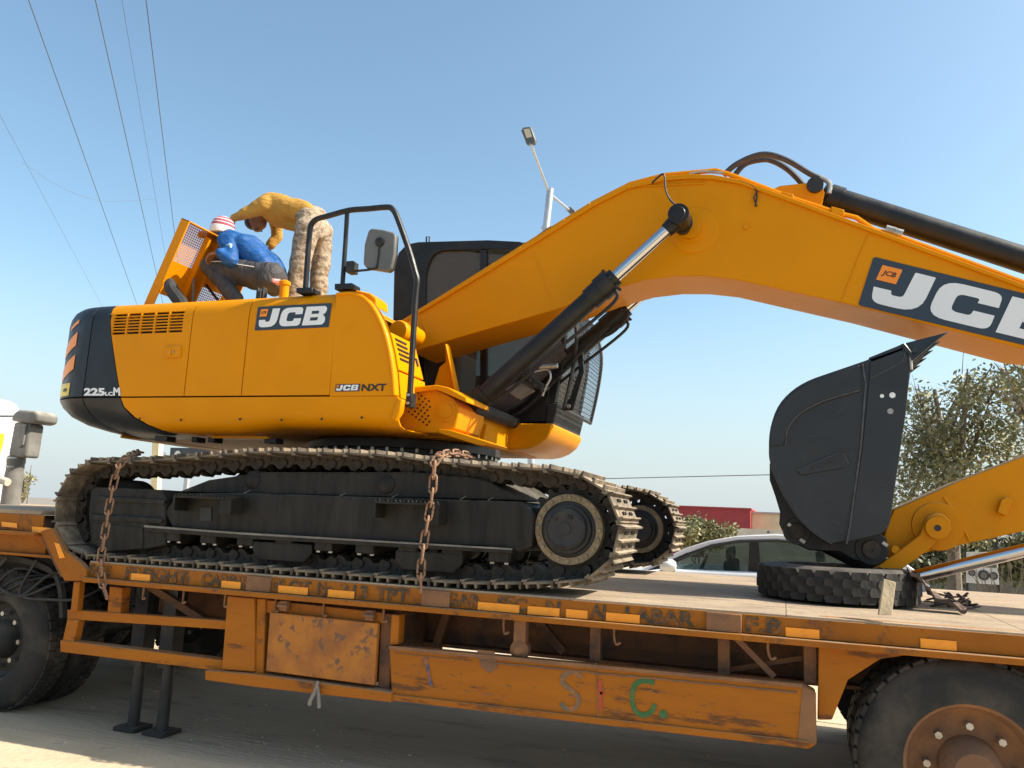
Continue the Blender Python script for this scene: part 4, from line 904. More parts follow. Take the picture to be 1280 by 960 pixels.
# ---- handrail, mirror
hr = px([(382, 360), (384, 330), (387, 292), (389, 281), (396, 274), (410, 270), (436, 263), (460, 261), (484, 259), (491, 262), (497, 273), (511, 312), (519, 340), (521.5, 352), (519, 380), (512, 500)], 4.80)
hr2 = smooth(hr, 3)
MB().tube(hr2, .021, 10).build('handrail', BLK, exc)
MB().tube(px([(434, 265), (432, 300), (428, 358)], 4.80), .017, 10).build('handrail_post', BLK, exc)
slab([(370, 359.5), (390, 359), (390, 365.5), (370, 366)], 4.74, 4.86, 'rail_foot', BLK, exc, .005)
slab([(418, 354.5), (440, 353.5), (440, 361), (418, 362)], 4.74, 4.86, 'rail_foot', BLK, exc, .005)
c = W(512, 500, 4.78); MB().box(c.x-.02, c.x+.02, 4.76, 4.84, c.z-.05, c.z+.05).build('rail_foot', BLK, exc, .004)
for dz in (-.025, .03): MB().prof(c+Vector((0, -.02, dz)), (0, -1, 0), [(0, .011), (.01, .01)], 6).build('rail_bolt', STEEL, exc)
MB().box(W(434, 333, 4.78).x, W(443, 333, 4.78).x, 4.76, 4.84, W(438, 341, 4.78).z, W(438, 327, 4.78).z).build('mirror_clamp', BLKM, exc, .006)
MB().tube(px([(442, 339), (468, 336), (472, 330), (475, 306)], 4.74), .009, 8, sub=3).build('mirror_arm', BLK, exc)
mo = [(464, 285), (478, 286.5), (490, 289.5), (494.5, 293), (493, 318), (489, 336), (484, 339), (458, 335), (453.5, 330), (455, 305), (460, 288)]
slab(mo, 4.74, 4.80, 'mirror_housing', GREYPL, exc, .018, seg=4)
MB().prof(W(475, 303, 4.74), (0, -1, 0), [(0, .035), (.015, .032), (.02, .018)], 20).build('mirror_pivot', BLK, exc)
# ---- hood-top fittings
p = W(355, 366, 5.1)
MB().prof(Vector((p.x, 5.1, 3.05)), (0, 0, 1), [(0, .036), (p.z-3.05+.06, .036), (p.z-3.05+.06, .045), (p.z-3.05+.085, .045), (p.z-3.05+.10, .02)], 20).build('filler_neck', YEL, exc)
for x in (323, 329.5): pass
p = W(326, 368, 5.05); MB().box(p.x-.03, p.x-.012, 5.03, 5.08, 3.05, p.z+.05).box(p.x+.02, p.x+.038, 5.03, 5.08, 3.05, p.z+.05).box(p.x-.02, p.x+.02, 5.02, 5.09, 3.05, p.z+.02).build('latch_block', BLKM, exc, .004)
MB().prof((p.x, 5.04, 3.06), (0, 0, 1), [(0, .016), (.12, .016)], 10).build('latch_pin', GREYD, exc)
# open engine cover standing on its left edge
h0, h1 = W(187, 377, 4.98), W(232, 274, 4.98); YL0, YL1 = 4.98, 5.86
dv = (h1-h0); Lh = dv.length; dv.normalize(); nv = Vector((dv.z, 0, -dv.x))   # nv faces +x / down: the inner side
if nv.x < 0: nv = -nv
cov = MB().obox(h0+dv*(Lh/2-.1)+Vector((0, .006, 0))+nv*.0, dv*(Lh/2+.1), (0, .006, 0), nv*.045).obox(h0+dv*(Lh-.006)+Vector((0, (YL1-YL0)/2, 0)), dv*.006, (0, (YL1-YL0)/2, 0), nv*.045).obox(h0+dv*(Lh/2-.1)+Vector((0, YL1-YL0, 0)), dv*(Lh/2+.1), (0, .006, 0), nv*.045).build('engine_cover', YELD, exc, .003)
def perf(v0, v1, w0, w1, name, n1, n2, hole=.62, skip=None):
    vs = []; fs = []; mb = MB()
    base = h0-nv*.040
    for i in range(n1):
        for j in range(n2):
            a0 = v0+(v1-v0)*i/n1; a1 = v0+(v1-v0)*(i+1)/n1; b0 = w0+(w1-w0)*j/n2; b1 = w0+(w1-w0)*(j+1)/n2
            if skip and skip((a0+a1)/2, (b0+b1)/2): continue
            ca, cb_ = (a0+a1)/2, (b0+b1)/2; ha, hb = (a1-a0)/2*hole, (b1-b0)/2*hole
            P = lambda a, b: base+dv*a+Vector((0, b, 0))
            vs = [P(a0, b0), P(a1, b0), P(a1, b1), P(a0, b1), P(ca-ha, cb_-hb), P(ca+ha, cb_-hb), P(ca+ha, cb_+hb), P(ca-ha, cb_+hb)]
            mb.add(vs, [(0, 1, 5, 4), (1, 2, 6, 5), (2, 3, 7, 6), (3, 0, 4, 7)])
    o = mb.build(name, YELD, cov, smooth_=0); return o
def plate(v0, v1, w0, w1, name='cover_plate', m=YELD, dn=-.040):
    c = h0+dv*(v0+v1)/2+Vector((0, (w0+w1)/2, 0))+nv*dn
    return MB().obox(c, dv*(v1-v0)/2, (0, (w1-w0)/2, 0), nv*.003).build(name, m, cov)
WT = YL1-YL0
perf(Lh*.52, Lh-.012, .012, WT*.36, 'perforated_screen', 17, 13)
plate(Lh*.12, Lh*.52, .012, WT*.36)
plate(-.2, Lh-.012, WT*.36, WT*.52)
perf(-.05, Lh*.38, WT*.55, WT*.88, 'perforated_screen', 16, 13)
plate(Lh*.38, Lh-.012, WT*.52, WT-.006)
plate(-.2, Lh*.38, WT*.88, WT-.006)
MB().obox(h0+dv*(Lh/2-.05)+Vector((0, WT*.36, 0))+nv*-.01, dv*(Lh/2), (0, .012, 0), nv*.03).build('cover_rib', YEL, cov, .003)
MB().obox(h0+dv*(Lh/2-.05)+Vector((0, WT*.50, 0))+nv*-.01, dv*(Lh/2), (0, .012, 0), nv*.03).build('cover_rib', YEL, cov, .003)
MB().cyl(W(242, 345, 5.3), W(241, 380, 5.3), .012, n=8).build('gas_strut', GREYD, cov)
MB().cyl((-4.35, 5.45, 3.09), h0+dv*.3+Vector((0, .5, 0)), .012, n=8).build('gas_strut', BLKM, cov)
# black rubber intake duct behind the cover edge
MB().tube(px([(214, 348), (213, 356), (217, 366), (226, 378), (232, 392)], 5.02), [.012, .03, .042, .05, .055, .055, .055, .055, .055, .055, .055, .055, .055], 10, sub=3).build('intake_duct', RUB, exc)
# ---- decals on the body
q = dq((318.5, 413.2), (411, 409), (415, 378.8), (322.7, 383.6), YN-.0005); jcb(q, exc)
q = dq((419, 489.6), (449.5, 489), (450.5, 480), (420, 480.6), YN-.0005); jcb(q, exc)
text_on('NXT', dq((451.5, 489), (482.5, 488.6), (483.5, 479.7), (453, 480.2), YN-.001), 'model_lettering', DBLACK, exc, .03)
text_on('225', dq((105, 494.6), (131.5, 494.8), (131.5, 485), (105.5, 485), YN-.001), 'model_lettering', WHITE, exc, .05)
text_on('LC', dq((131.7, 494.6), (141.3, 494.8), (141.3, 489.8), (131.7, 489.8), YN-.001), 'model_lettering', WHITE, exc, .05)
text_on('M', dq((141.6, 494.6), (151, 494.8), (150, 484.4), (142.2, 484.4), YN-.001), 'model_lettering', WHITE, exc, .05)
def on_tail(s0, s1, z0, z1, slant, name, m, off=.003):
    n = 6; vs = []
    for k in range(n+1):
        for zz in (0, 1):
            s = s0+(s1-s0)*k/n; z = (z0+(z1-z0)*zz)+slant*(k/n); p = hp(s, -off); p.z = z; vs.append(p)
    return MB().add(vs, [(2*k, 2*k+2, 2*k+3, 2*k+1) for k in range(n)]).build(name, m, exc, smooth_=0)
on_tail(S1+.16, S1+.40, 2.775, 2.885, -.10, 'warning_chevron', ORD)
on_tail(S1+.15, S1+.40, 2.585, 2.70, -.10, 'warning_chevron', ORD)
on_tail(S1+.16, S1+.30, 2.955, 2.985, -.05, 'warning_chevron', ORD)
on_tail(S1+.17, S1+.42, 2.375, 2.475, 0, 'warning_label', YDEC)
on_tail(S1+.21, S1+.28, 2.41, 2.435, 0, 'warning_symbol', DBLACK, .006)

# ================================================================== CHAINS
def chain(pts, label):
    P3 = smooth([Vector(p) for p in pts], 6); L = [0]
    for a, b in zip(P3, P3[1:]): L.append(L[-1]+(b-a).length)
    t = thing('securing_chain', P3[-1], label, 'chain', 'rusty chains over the excavator track')
    mb = MB(); a, w, r = .036, .021, .0072; loop = []
    for k in range(8): an = -math.pi/2+math.pi*k/7; loop.append(Vector((a+w*math.cos(an), w*math.sin(an), 0)))
    for k in range(8): an = math.pi/2+math.pi*k/7; loop.append(Vector((-a+w*math.cos(an), w*math.sin(an), 0)))
    loop.append(loop[0]); mb.tube(loop, r, 6); me = mb.mesh('chain_link', CHAINM, 60)
    step = .084; n = int(L[-1]/step)
    def at(s):
        for i in range(len(L)-1):
            if L[i+1] >= s: return P3[i].lerp(P3[i+1], (s-L[i])/(L[i+1]-L[i]+1e-9))
        return P3[-1]
    for k in range(n):
        p, q = at(k*step), at(k*step+step*.98); d = (q-p).normalized(); s = d.cross((p-Vector((0, 0, EYE))).normalized()+Vector((0, 0, .01))).normalized(); u = d.cross(s)
        rot = .22 if k % 2 else 1.32; rot += random.uniform(-.16, .16)
        s2 = s*math.cos(rot)+u*math.sin(rot); u2 = d.cross(s2)
        m = Matrix((d, s2, u2)).transposed().to_4x4(); m.translation = (p+q)/2
        inst('chain_link', me, m, t)
    return t
chain([W(176, 565, 5.0), W(168, 567, 4.75), W(155, 574, 4.50), W(146, 590, 4.48), W(137, 630, 4.475), W(132, 662, 4.47), (W(126, 700, 4.45)), W(128, 728, 4.445), W(134, 748, 4.44)], 'rusty chain hanging over the rear of the near track by the counterweight')
chain([W(590, 571, 5.1), W(570, 566, 4.8), W(548, 570, 4.50), W(543, 580, 4.48), W(540, 620, 4.475), W(533, 660, 4.46), W(527, 700, 4.44), W(526, 722, 4.44), W(526, 745, 4.44)], 'rusty chain hanging over the middle of the near track below the slew ring')

# ================================================================== THINGS ON THE DECK
# tyre under the bucket
tc_ = Vector((.31, 5.68, 1.165))
ty = thing('worn_tyre', tc_, 'black worn lorry tyre lying flat on the deck under the bucket', 'tyre')
Rt, Ht = .50, .215
tyb = MB().prof(tc_, (0, 0, 1), [(.0, .27), (.0, .40), (.02, .455), (.05, .478), (.10, .487), (Ht-.10, .487), (Ht-.05, .478), (Ht-.02, .455), (Ht, .40), (Ht, .30), (Ht-.03, .27), (.03, .27), (0, .27)], 64, capa=False, capb=False).build('tyre_carcass', TYRE, ty)
tb = MB().prism([(-.004, -.032, -.014), (-.004, .032, -.014), (-.004, .040, 0), (-.004, .030, .014), (-.004, -.030, .014), (-.004, -.040, 0)], (.016, 0, 0)).mesh('tread_block', TYRE, 0)
random.seed(8)
for k in range(30):
    for j in range(4):
        a = 2*math.pi*(k+.5*(j % 2)+random.uniform(-.04, .04))/30; z = tc_.z+.042+j*(Ht-.084)/3
        d = Vector((math.cos(a), math.sin(a), 0)); sdv = Vector((-math.sin(a), math.cos(a), 0))
        m = Matrix((d, sdv, Vector((0, 0, 1)))).transposed().to_4x4() @ Matrix.Diagonal((1, 1.22, 1.85, 1)); m.translation = Vector((tc_.x, tc_.y, z))+d*((.479 if 0 < j < 3 else .472)-random.random()*.005)
        inst('tread_block', tb, m, ty)
# torn tyre flap and scraps beside it
mb = MB(); base = W(1135, 742, 5.3)
vs = []; n = 14
for i in range(n):
    t = i/(n-1)
    for s in (0, 1):
        vs.append((.70+t*.26+.02*math.sin(t*9), 5.35+s*.16-.1*t, 1.165+(.19*(1-t)**1.3+.015*math.sin(t*20+s*2))+.012*s))
n2 = len(vs); vs += [(x, y, z+.022) for x, y, z in vs]
fs = []
for i in range(n-1):
    a = 2*i; fs += [(a, a+2, a+3, a+1), (n2+a, n2+a+1, n2+a+3, n2+a+2), (a, n2+a, n2+a+2, a+2), (a+1, a+3, n2+a+3, n2+a+1)]
fs += [(0, 1, n2+1, n2), (n2-2, 2*n2-2, 2*n2-1, n2-1)]
tag(mb.add(vs, fs).build('torn_tyre_flap', DEBR), 'torn curved strip of tyre rubber leaning at the right of the flat tyre', 'tyre scrap')
mb = MB(); random.seed(5)
for k in range(30):
    c = Vector((.98+random.uniform(-.10, .13), 5.75+random.uniform(-.12, .12), 1.17+abs(random.gauss(0, .028)))); d = Vector((random.uniform(-1, 1), random.uniform(-1, 1), random.uniform(-.3, .5))).normalized()
    mb.bar(c-d*.05, c+d*.05, .018, .007, (0, .3, 1))
tag(mb.build('rubber_scrap_heap', DEBR, smooth_=0), 'small heap of brown shredded rubber and twigs on the deck by the tyre', 'debris')
c = W(1144, 733, 6.0)
tag(MB().prism([c+Vector(v) for v in ((-.07, 0, -.03), (-.01, 0, -.045), (.07, 0, -.03), (.08, 0, .0), (.03, 0, .03), (-.04, 0, .035), (-.09, 0, .01))], (.02, .06, .01)).build('plastic_scrap', PAPER, None, .008), 'crumpled white plastic scrap behind the brown rubber heap', 'litter')
pts = [W(1098, 769, 4.50), W(1115, 769, 4.50), W(1120, 728, 4.6), W(1105, 724, 4.6)]
tag(MB().prism(pts, (0, .04, 0)).build('wooden_stake', WOODM, None, .003), 'short weathered wooden stake standing against the tyre at the deck edge', 'stake')
mb = MB(); vs = []; gx, gy = 12, 5
for i in range(gx+1):
    for j in range(gy+1):
        x = -6.3+.62*i/gx; y = 5.9+.35*j/gy; edge = min(i, gx-i, j*2, (gy-j)*2)/3
        vs.append((x, y, 1.49+min(1, edge)*(.035+.05*abs(mnoise.noise(Vector((x*5, y*7, 0))))+(.07 if i in (9, 10) else 0))))
fs = [(i*(gy+1)+j, (i+1)*(gy+1)+j, (i+1)*(gy+1)+j+1, i*(gy+1)+j+1) for i in range(gx) for j in range(gy)]
tag(mb.add(vs, fs).build('cloth_bundle', RAG), 'crumpled dark navy cloth lying on the gooseneck deck', 'cloth')
p = W(397, 858, 4.45); mb = MB()
mb.tube([p+Vector((0, 0, .03)), p+Vector((-.01, -.01, -.03)), p+Vector((-.035, -.01, -.08)), p+Vector((-.04, -.01, -.11))], [.01, .014], 6).tube([p, p+Vector((.01, 0, -.04)), p+Vector((.03, -.01, -.12))], [.008, .012], 6)
tag(mb.build('cloth_strip', GREYD), 'pale strip of cloth knotted on the toolbox latch', 'cloth')

# ================================================================== PEOPLE
def blob(name, caps, m, parent, vox=.014, sm=6, wr=0, wsc=14):
    """one continuous surface grown over tapered limbs"""
    mb = MB()
    for p, r1, q, r2 in caps:
        p, q = Vector(p), Vector(q); n = 10; d = q-p; L = max(d.length, 1e-4); ax = d.normalized() if d.length > 1e-4 else Vector((0, 0, 1)); prf = []
        for k in range(1, n//2+1): a = math.pi/2*k/(n//2); prf.append((-r1*math.cos(a), r1*math.sin(a)))
        for k in range(0, n//2): a = math.pi/2*k/(n//2); prf.append((L+r2*math.sin(a), r2*math.cos(a)))
        prf = [(-r1, .0008)]+prf+[(L+r2, .0008)]
        mb.prof(p, ax, prf, 16)
    o = mb.build(name, m, parent, smooth_=0)
    rm = o.modifiers.new('remesh', 'REMESH'); rm.mode = 'VOXEL'; rm.voxel_size = vox; rm.use_smooth_shade = True
    s = o.modifiers.new('smooth', 'SMOOTH'); s.factor = .5; s.iterations = sm
    if wr:
        tx = bpy.data.textures.new('folds', 'CLOUDS'); tx.noise_scale = 1/wsc; tx.noise_depth = 1; d = o.modifiers.new('folds', 'DISPLACE'); d.texture = tx; d.strength = wr; d.mid_level = .5
    return o
def hand(name_parent, wrist, dirn, palm_n, parent, size=1.0, curl=.5):
    """palm, four bent fingers and a thumb as capsule chain"""
    d = Vector(dirn).normalized(); n = Vector(palm_n); n = (n-d*n.dot(d)).normalized(); s = d.cross(n); w = Vector(wrist); caps = []
    for k in range(4):
        o = (k-1.5)*.021*size; caps.append((w+s*o*.6, .017*size, w+d*.085*size+s*o, .012*size))
        L = (.036, .042, .040, .030)[k]*size; p = w+d*.085*size+s*o
        for j, ang in enumerate((curl*.6, curl*1.3, curl*1.9)):
            q = p+(d*math.cos(ang)+n*math.sin(ang))*L*(1, .7, .55)[j]; caps.append((p, .0098*size, q, .0085*size)); p = q
    p = w+d*.02*size-s*.026*size; q = p+(d*.6-s*.7).normalized()*.04*size; caps += [(p, .014*size, q, .0115*size), (q, .0115*size, q+(d*.85+n*.4).normalized()*.034*size, .0095*size)]
    return caps
HZ = 3.11
# --- standing man, bending forward
man = thing('person', (-3.66, 5.72, HZ), 'man in mustard shirt and camouflage trousers bending over on the hood', 'person')
hipR, hipL = W(384, 287, 5.60), W(401, 289, 5.86)
kneeR, kneeL = W(374, 332, 5.58), W(401, 334, 5.88)
ankR = Vector((kneeR.x-.07, 5.60, HZ+.12)); ankL = Vector((kneeL.x-.03, 5.88, HZ+.12))
trou = blob('trousers', [(hipR, .105, kneeR, .085), (kneeR, .085, ankR, .072), (hipL, .105, kneeL, .085), (kneeL, .085, ankL, .07), (hipR, .11, hipL, .11), (W(383, 272, 5.68), .10, W(394, 272, 5.82), .10)], CAMO, man, .012, 3, .030, 9)
for a in (ankR, ankL):
    blob('boot', [(a+Vector((.02, 0, -.06)), .05, a+Vector((-.15, 0, -.085)), .038), (a+Vector((.01, 0, .03)), .052, a+Vector((.02, 0, -.06)), .05)], BOOT, man, .01)
ws = W(384, 268, 5.74); ch = W(346, 262, 5.74)
shR, shL = W(331, 256, 5.56), W(342, 262, 5.93)
elR, elL = W(308, 266, 5.52), W(347, 296, 6.0)
wrR, wrL = W(290, 275, 5.62), W(337, 308, 5.95)
blob('shirt', [(ws+Vector((0, -.06, 0)), .10, ch+Vector((0, -.08, 0)), .125), (ws+Vector((0, .07, 0)), .10, ch+Vector((0, .09, 0)), .125), (W(380, 268, 5.74), .105, W(352, 266, 5.74), .145),
               (ch+Vector((0, -.05, .0)), .12, shR, .078), (ch+Vector((0, .05, 0)), .12, shL, .075), (W(372, 284, 5.72), .045, W(356, 274, 5.74), .09),
               (shR, .074, elR, .052), (elR, .052, W(293, 273, 5.60), .037), (shL, .07, elL, .05), (elL, .05, W(338, 306, 5.96), .036)], SHIRT, man, .011, 3, .030, 8)
hd = W(323, 272, 5.76)
body = [(ch, .07, W(330, 265, 5.75), .055), (W(332, 265, 5.75), .055, hd, .058), (hd+Vector((.012, -.0, .0)), .080, hd+Vector((-.02, 0, -.025)), .082), (hd+Vector((.03, 0, -.06)), .055, hd+Vector((.0, 0, -.09)), .048),
        (hd+Vector((.035, -.0, -.10)), .018, hd+Vector((.045, 0, -.085)), .014), (hd+Vector((.012, -.082, -.01)), .018, hd+Vector((.0, -.088, -.03)), .014), (hd+Vector((.012, .082, -.01)), .018, hd+Vector((.0, .088, -.03)), .014),
        (elR, .035, wrR, .027), (elL, .035, wrL, .026)]
body += hand('', wrR, (-1, .35, -.25), (.1, .2, -1), None, 1, .5)+hand('', wrL, (-.5, -.1, -1), (-1, 0, .2), None, 1, .6)
blob('body', body, SKIN, man, .008, 3)
blob('hair', [(hd+Vector((-.035, 0, -.005)), .082, hd+Vector((-.055, 0, -.035)), .076), (hd+Vector((-.012, 0, .03)), .075, hd+Vector((-.05, 0, .0)), .08)], HAIR, man, .01, 3)
for s in (-1, 1): MB().prof(hd+Vector((.025, s*.03, -.118)), (.3, 0, -1), [(0, .009), (.006, .007)], 8).build('eye', HAIR, man)
# --- squatting man
sit = thing('person', (-3.95, 5.35, HZ), 'man in blue jacket and white striped knit cap squatting by the open engine cover', 'person')
bt = W(341, 352, 5.38); knR = W(263, 332, 5.22); knL = W(272, 336, 5.62); hpR, hpL = W(338, 346, 5.28), W(340, 346, 5.50)
anR = Vector((W(296, 366, 5.2).x, 5.20, HZ+.12)); anL = Vector((W(300, 366, 5.55).x, 5.58, HZ+.12))
blob('trousers', [(hpR, .11, knR, .078), (hpL, .11, knL, .078), (knR, .078, anR, .060), (knL, .078, anL, .060), (hpR, .12, hpL, .12), (bt, .12, bt+Vector((-.04, 0, .06)), .11), (W(330, 350, 5.30), .09, W(275, 340, 5.24), .065), (W(330, 352, 5.50), .09, W(280, 342, 5.56), .065)], PANT, sit, .011, 3, .030, 8)
for a in (anR, anL): blob('shoe', [(a+Vector((.03, 0, -.07)), .045, a+Vector((-.14, 0, -.085)), .034)], BOOT, sit, .01)
MB().tube([W(263+i*9, 325+i*1.4+(2 if i == 0 else 0), 5.155) for i in range(7)], .004, 5).build('trouser_piping', CAPW, sit)
b0, b1, b2 = W(336, 336, 5.40), W(312, 314, 5.40), W(290, 305, 5.40)
sR, sL = W(284, 303, 5.24), W(292, 306, 5.60)
eR, eL = W(287, 326, 5.14), W(283, 318, 5.72); wR, wL = W(274, 316, 5.10), W(262, 294, 5.55)
blob('jacket', [(b0+Vector((0, -.08, 0)), .105, b1+Vector((0, -.08, 0)), .12), (b0+Vector((0, .08, 0)), .105, b1+Vector((0, .08, 0)), .12), (b1, .135, b2, .115), (b1+Vector((0, -.07, 0)), .115, sR, .082), (b1+Vector((0, .07, 0)), .115, sL, .08),
                (sR, .08, eR, .060), (eR, .056, wR+Vector((.02, 0, 0)), .045), (sL, .075, eL, .055), (eL, .052, wL, .04), (W(290, 300, 5.4), .08, W(281, 293, 5.4), .065)], JACK, sit, .011, 3, .034, 8)
MB().prism(px([(281, 306), (287, 303), (289, 309), (286, 318), (289, 322), (284, 324), (281, 316)], 5.13), (0, .05, 0)).build('sleeve_patch', JACKL, sit, .008)
MB().tube(px([(279, 296), (284, 300), (292, 299), (298, 294)], 5.25), .010, 8, sub=3).build('jacket_collar', JACK, sit)
MB().tube(smooth(px([(292, 298), (297, 312), (300, 326)], 5.245), 3), .003, 5).build('jacket_seam', JACKL, sit)
hd2 = W(277, 285, 5.42)
body = [(b2, .05, sR, .045), (sR, .045, eR, .036), (eR, .034, wR, .026), (b2, .05, sL, .045), (sL, .045, eL, .036), (b2, .06, W(290, 302, 5.41), .06), (W(290, 302, 5.41), .06, hd2, .055), (hd2, .078, hd2+Vector((-.015, 0, -.03)), .075), (hd2+Vector((-.05, 0, -.06)), .045, hd2+Vector((-.03, 0, -.05)), .05), (hd2+Vector((-.088, 0, -.03)), .014, hd2+Vector((-.09, 0, -.045)), .016),
        (hd2+Vector((.0, -.078, -.02)), .017, hd2+Vector((0, -.08, -.035)), .013), (hd2+Vector((.0, .078, -.02)), .017, hd2+Vector((0, .08, -.035)), .013), (eL, .035, wL, .026), (wR+Vector((.02, 0, 0)), .03, wR, .026)]
body += hand('', wL, (-.75, .3, .35), (-.2, 0, -1), None, 1.05, .6)+hand('', wR, (-1, .2, -.1), (0, .2, -1), None, 1, .8)
blob('body', body, SKIN, sit, .008, 3)
cp = MB(); cap0 = hd2+Vector((.012, 0, -.005)); ax = Vector((.12, 0, 1)).normalized()
cpo = MB().prof(cap0, ax, [(-.05, .097), (-.045, .103), (.0, .104), (.01, .100)], 28, capb=False).build('cap', CAPW, sit)
for i, (a, b, ra, rb) in enumerate(((.01, .034, .100, .096), (.034, .041, .096, .094), (.041, .064, .094, .084), (.064, .071, .084, .079), (.071, .092, .079, .055))):
    MB().prof(cap0, ax, [(a, ra), (b, rb)], 28, capa=False, capb=False).build('cap_stripe', (CAPR, CAPW)[i % 2], cpo)
MB().prof(cap0, ax, [(.092, .055), (.102, .03), (.106, .001)], 20, capb=False, capa=False).build('cap_crown', CAPW, cpo)
MB().tube([W(330, 339, 5.24)+Vector((0, 0, 0)), W(338, 349, 5.22), W(349, 353, 5.27)], .028, 8, sub=3).build('waistband', REDF, sit)

# ================================================================== TRUCK
trk = thing('truck_tractor', (-7.4, 6.0, 0), 'white truck tractor with grey air intake stack coupled under the gooseneck', 'truck')
def WX(x, y, X):
    v = ray(x, y); t = X/v.x
    return Vector((X, v.y*t, EYE+v.z*t))
XC = -8.45
rear = [WX(x, y, XC) for x, y in ((26, 512), (25, 545), (21, 590), (19, 640))]+[Vector((XC, 6.7, 1.0)), Vector((XC, 4.9, 1.0)), Vector((XC, 4.85, 2.9)), Vector((XC, 4.95, 3.02))]+[WX(x, y, XC) for x, y in ((-40, 492), (0, 498), (14, 501), (22, 505))]
MB().prism(rear, (-2.0, 0, 0)).build('cab_body', CARW, trk, .04, seg=3)
sp_ = [WX(x, y, XC+.006) for x, y in ((-30, 540), (6, 542), (4, 556), (-2, 575), (-30, 578))]
MB().prism(sp_, (-.003, 0, 0)).build('cab_stripe', YELW, trk, 0, smooth_=0)
MB().prism([WX(x, y, XC+.005) for x, y in ((-30, 519), (18, 519), (18, 521), (-30, 521))], (-.003, 0, 0)).build('cab_panel_joint', DBLACK, trk, smooth_=0)
YK = 6.35; st = lambda x, y: W(x, y, YK)
slab([(16, 516), (22, 512), (42, 513), (47, 517), (45, 527), (38, 529), (12, 526)], YK-.12, YK+.15, 'intake_cap', GREYD, trk, .03, seg=3)
slab([(17, 527), (38, 529), (31, 572), (9, 570)], YK-.08, YK+.1, 'intake_duct', GREYD, trk, .03, seg=3)
slab([(22, 529), (33, 530), (28, 556), (24, 560), (22, 556)], YK-.10, YK-.07, 'intake_rib', GREYD, trk, .006)
a, b = st(21, 570), st(11, 640)
MB().prof(a, b-a, [(0, .085), (.04, .09), (.07, .09), (.08, .085), (.17, .085), (.20, .09), (.30, .09), (.56, .09), (.57, .078), (.66, .076), (.68, .084), (.70, .084), (.72, .07), (1.3, .07)], 20).build('intake_pipe', GREYD, trk)
MB().prof(st(20, 572), b-a, [(0, .095), (.016, .095)], 20).build('pipe_clamp', STEEL, trk); MB().prof(st(18, 583), b-a, [(0, .095), (.016, .095)], 20).build('pipe_clamp', STEEL, trk)
MB().tube(px([(-12, 600), (4, 601), (10, 603)], 6.2), .04, 10).build('side_pipe', CONC, trk)
MB().box(-9, -4.9, 5.25, 5.35, .80, 1.05).box(-9, -4.9, 6.65, 6.75, .80, 1.05).build('chassis_rail', BLKM, trk)
MB().box(-9, -4.95, 4.9, 7.2, 1.06, 1.09).build('chassis_deck', BLKM, trk)
for x in (-5.62, -6.95):
    for Y in (4.80, 5.12, 6.9, 7.25): wheel('wheel', (x, Y, .51), .505, .27, trk, hubm=BLKM)
    MB().cyl((x, 4.9, .51), (x, 7.1, .51), .08).build('axle', BLKM, trk)
    MB().tube([(x-.6, 4.72, .72), (x-.5, 4.72, 1.0), (x-.2, 4.72, 1.10), (x+.2, 4.72, 1.10), (x+.5, 4.72, 1.0), (x+.6, 4.72, .72)], .03, 6, sub=3).build('mudguard', RUB, trk)
random.seed(11); 
for k in range(6):
    x = -5.6+random.uniform(-.4, .5); MB().tube([(x, 4.66, 1.12), (x-.1, 4.64, .95+random.uniform(-.1, .1)), (x+.2, 4.64, .85), (x+.45, 4.68, .9+random.uniform(-.1, .15)), (x+.6, 4.8, 1.0)], .010, 6, sub=4).build('air_hose', BLKM, trk)

# ================================================================== CAR behind the trailer
car = thing('parked_car', (.7, 10.9, 0), 'white hatchback car parked beyond the trailer deck', 'car')
CYc = 10.0
side_o = [(-2.75, .35), (-2.85, .62), (-2.7, .80), (-2.2, .93), (-1.68, 1.0), (-1.15, 1.29), (-.88, 1.41), (-.55, 1.495), (-.1, 1.53), (.6, 1.51), (1.1, 1.42), (1.42, 1.15), (1.5, .9), (1.5, .4), (1.4, .28), (-2.6, .26)]
lower = [p for p in side_o if p[1] <= 1.001]+[]
lowpts = [(-2.75, .35), (-2.85, .62), (-2.7, .80), (-2.2, .93), (-1.68, 1.0), (-1.4, 1.055), (1.44, 1.12), (1.5, .9), (1.5, .4), (1.4, .28), (-2.6, .26)]
MB().prism([(x, CYc, z) for x, z in lowpts], (0, 1.7, 0)).build('body', CARW, car, .05, seg=4)
rf_o = [(-1.72, 1.0), (-1.15, 1.31), (-.88, 1.41), (-.55, 1.485), (-.1, 1.525), (.6, 1.505), (1.1, 1.41), (1.48, 1.12)]
rf_i = [(-1.50, 1.04), (-1.08, 1.255), (-.84, 1.355), (-.52, 1.425), (-.1, 1.455), (.6, 1.435), (1.02, 1.35), (1.32, 1.12)]
n = len(rf_o)
for y in (CYc+.10, CYc+1.56):
    vs = [(x, y, z) for x, z in rf_o]+[(x, y, z) for x, z in rf_i]+[(x, y+.05, z) for x, z in rf_o]+[(x, y+.05, z) for x, z in rf_i]
    fs = []
    for i in range(n-1): fs += [(i, i+1, n+i+1, n+i), (2*n+i, 3*n+i, 3*n+i+1, 2*n+i+1), (i, 2*n+i, 2*n+i+1, i+1), (n+i, n+i+1, 3*n+i+1, 3*n+i)]
    MB().add(vs, fs).build('roof_rail', CARW, car, .01)
vs = [(x, y, z) for y in (CYc+.14, CYc+1.58) for x, z in rf_o[2:7]]+[(x, y, z-.03) for y in (CYc+.14, CYc+1.58) for x, z in rf_o[2:7]]
fs = [(i, i+1, 5+i+1, 5+i) for i in range(4)]+[(10+i, 15+i, 16+i, 11+i) for i in range(4)]
MB().add(vs, fs).build('roof', CARW, car)
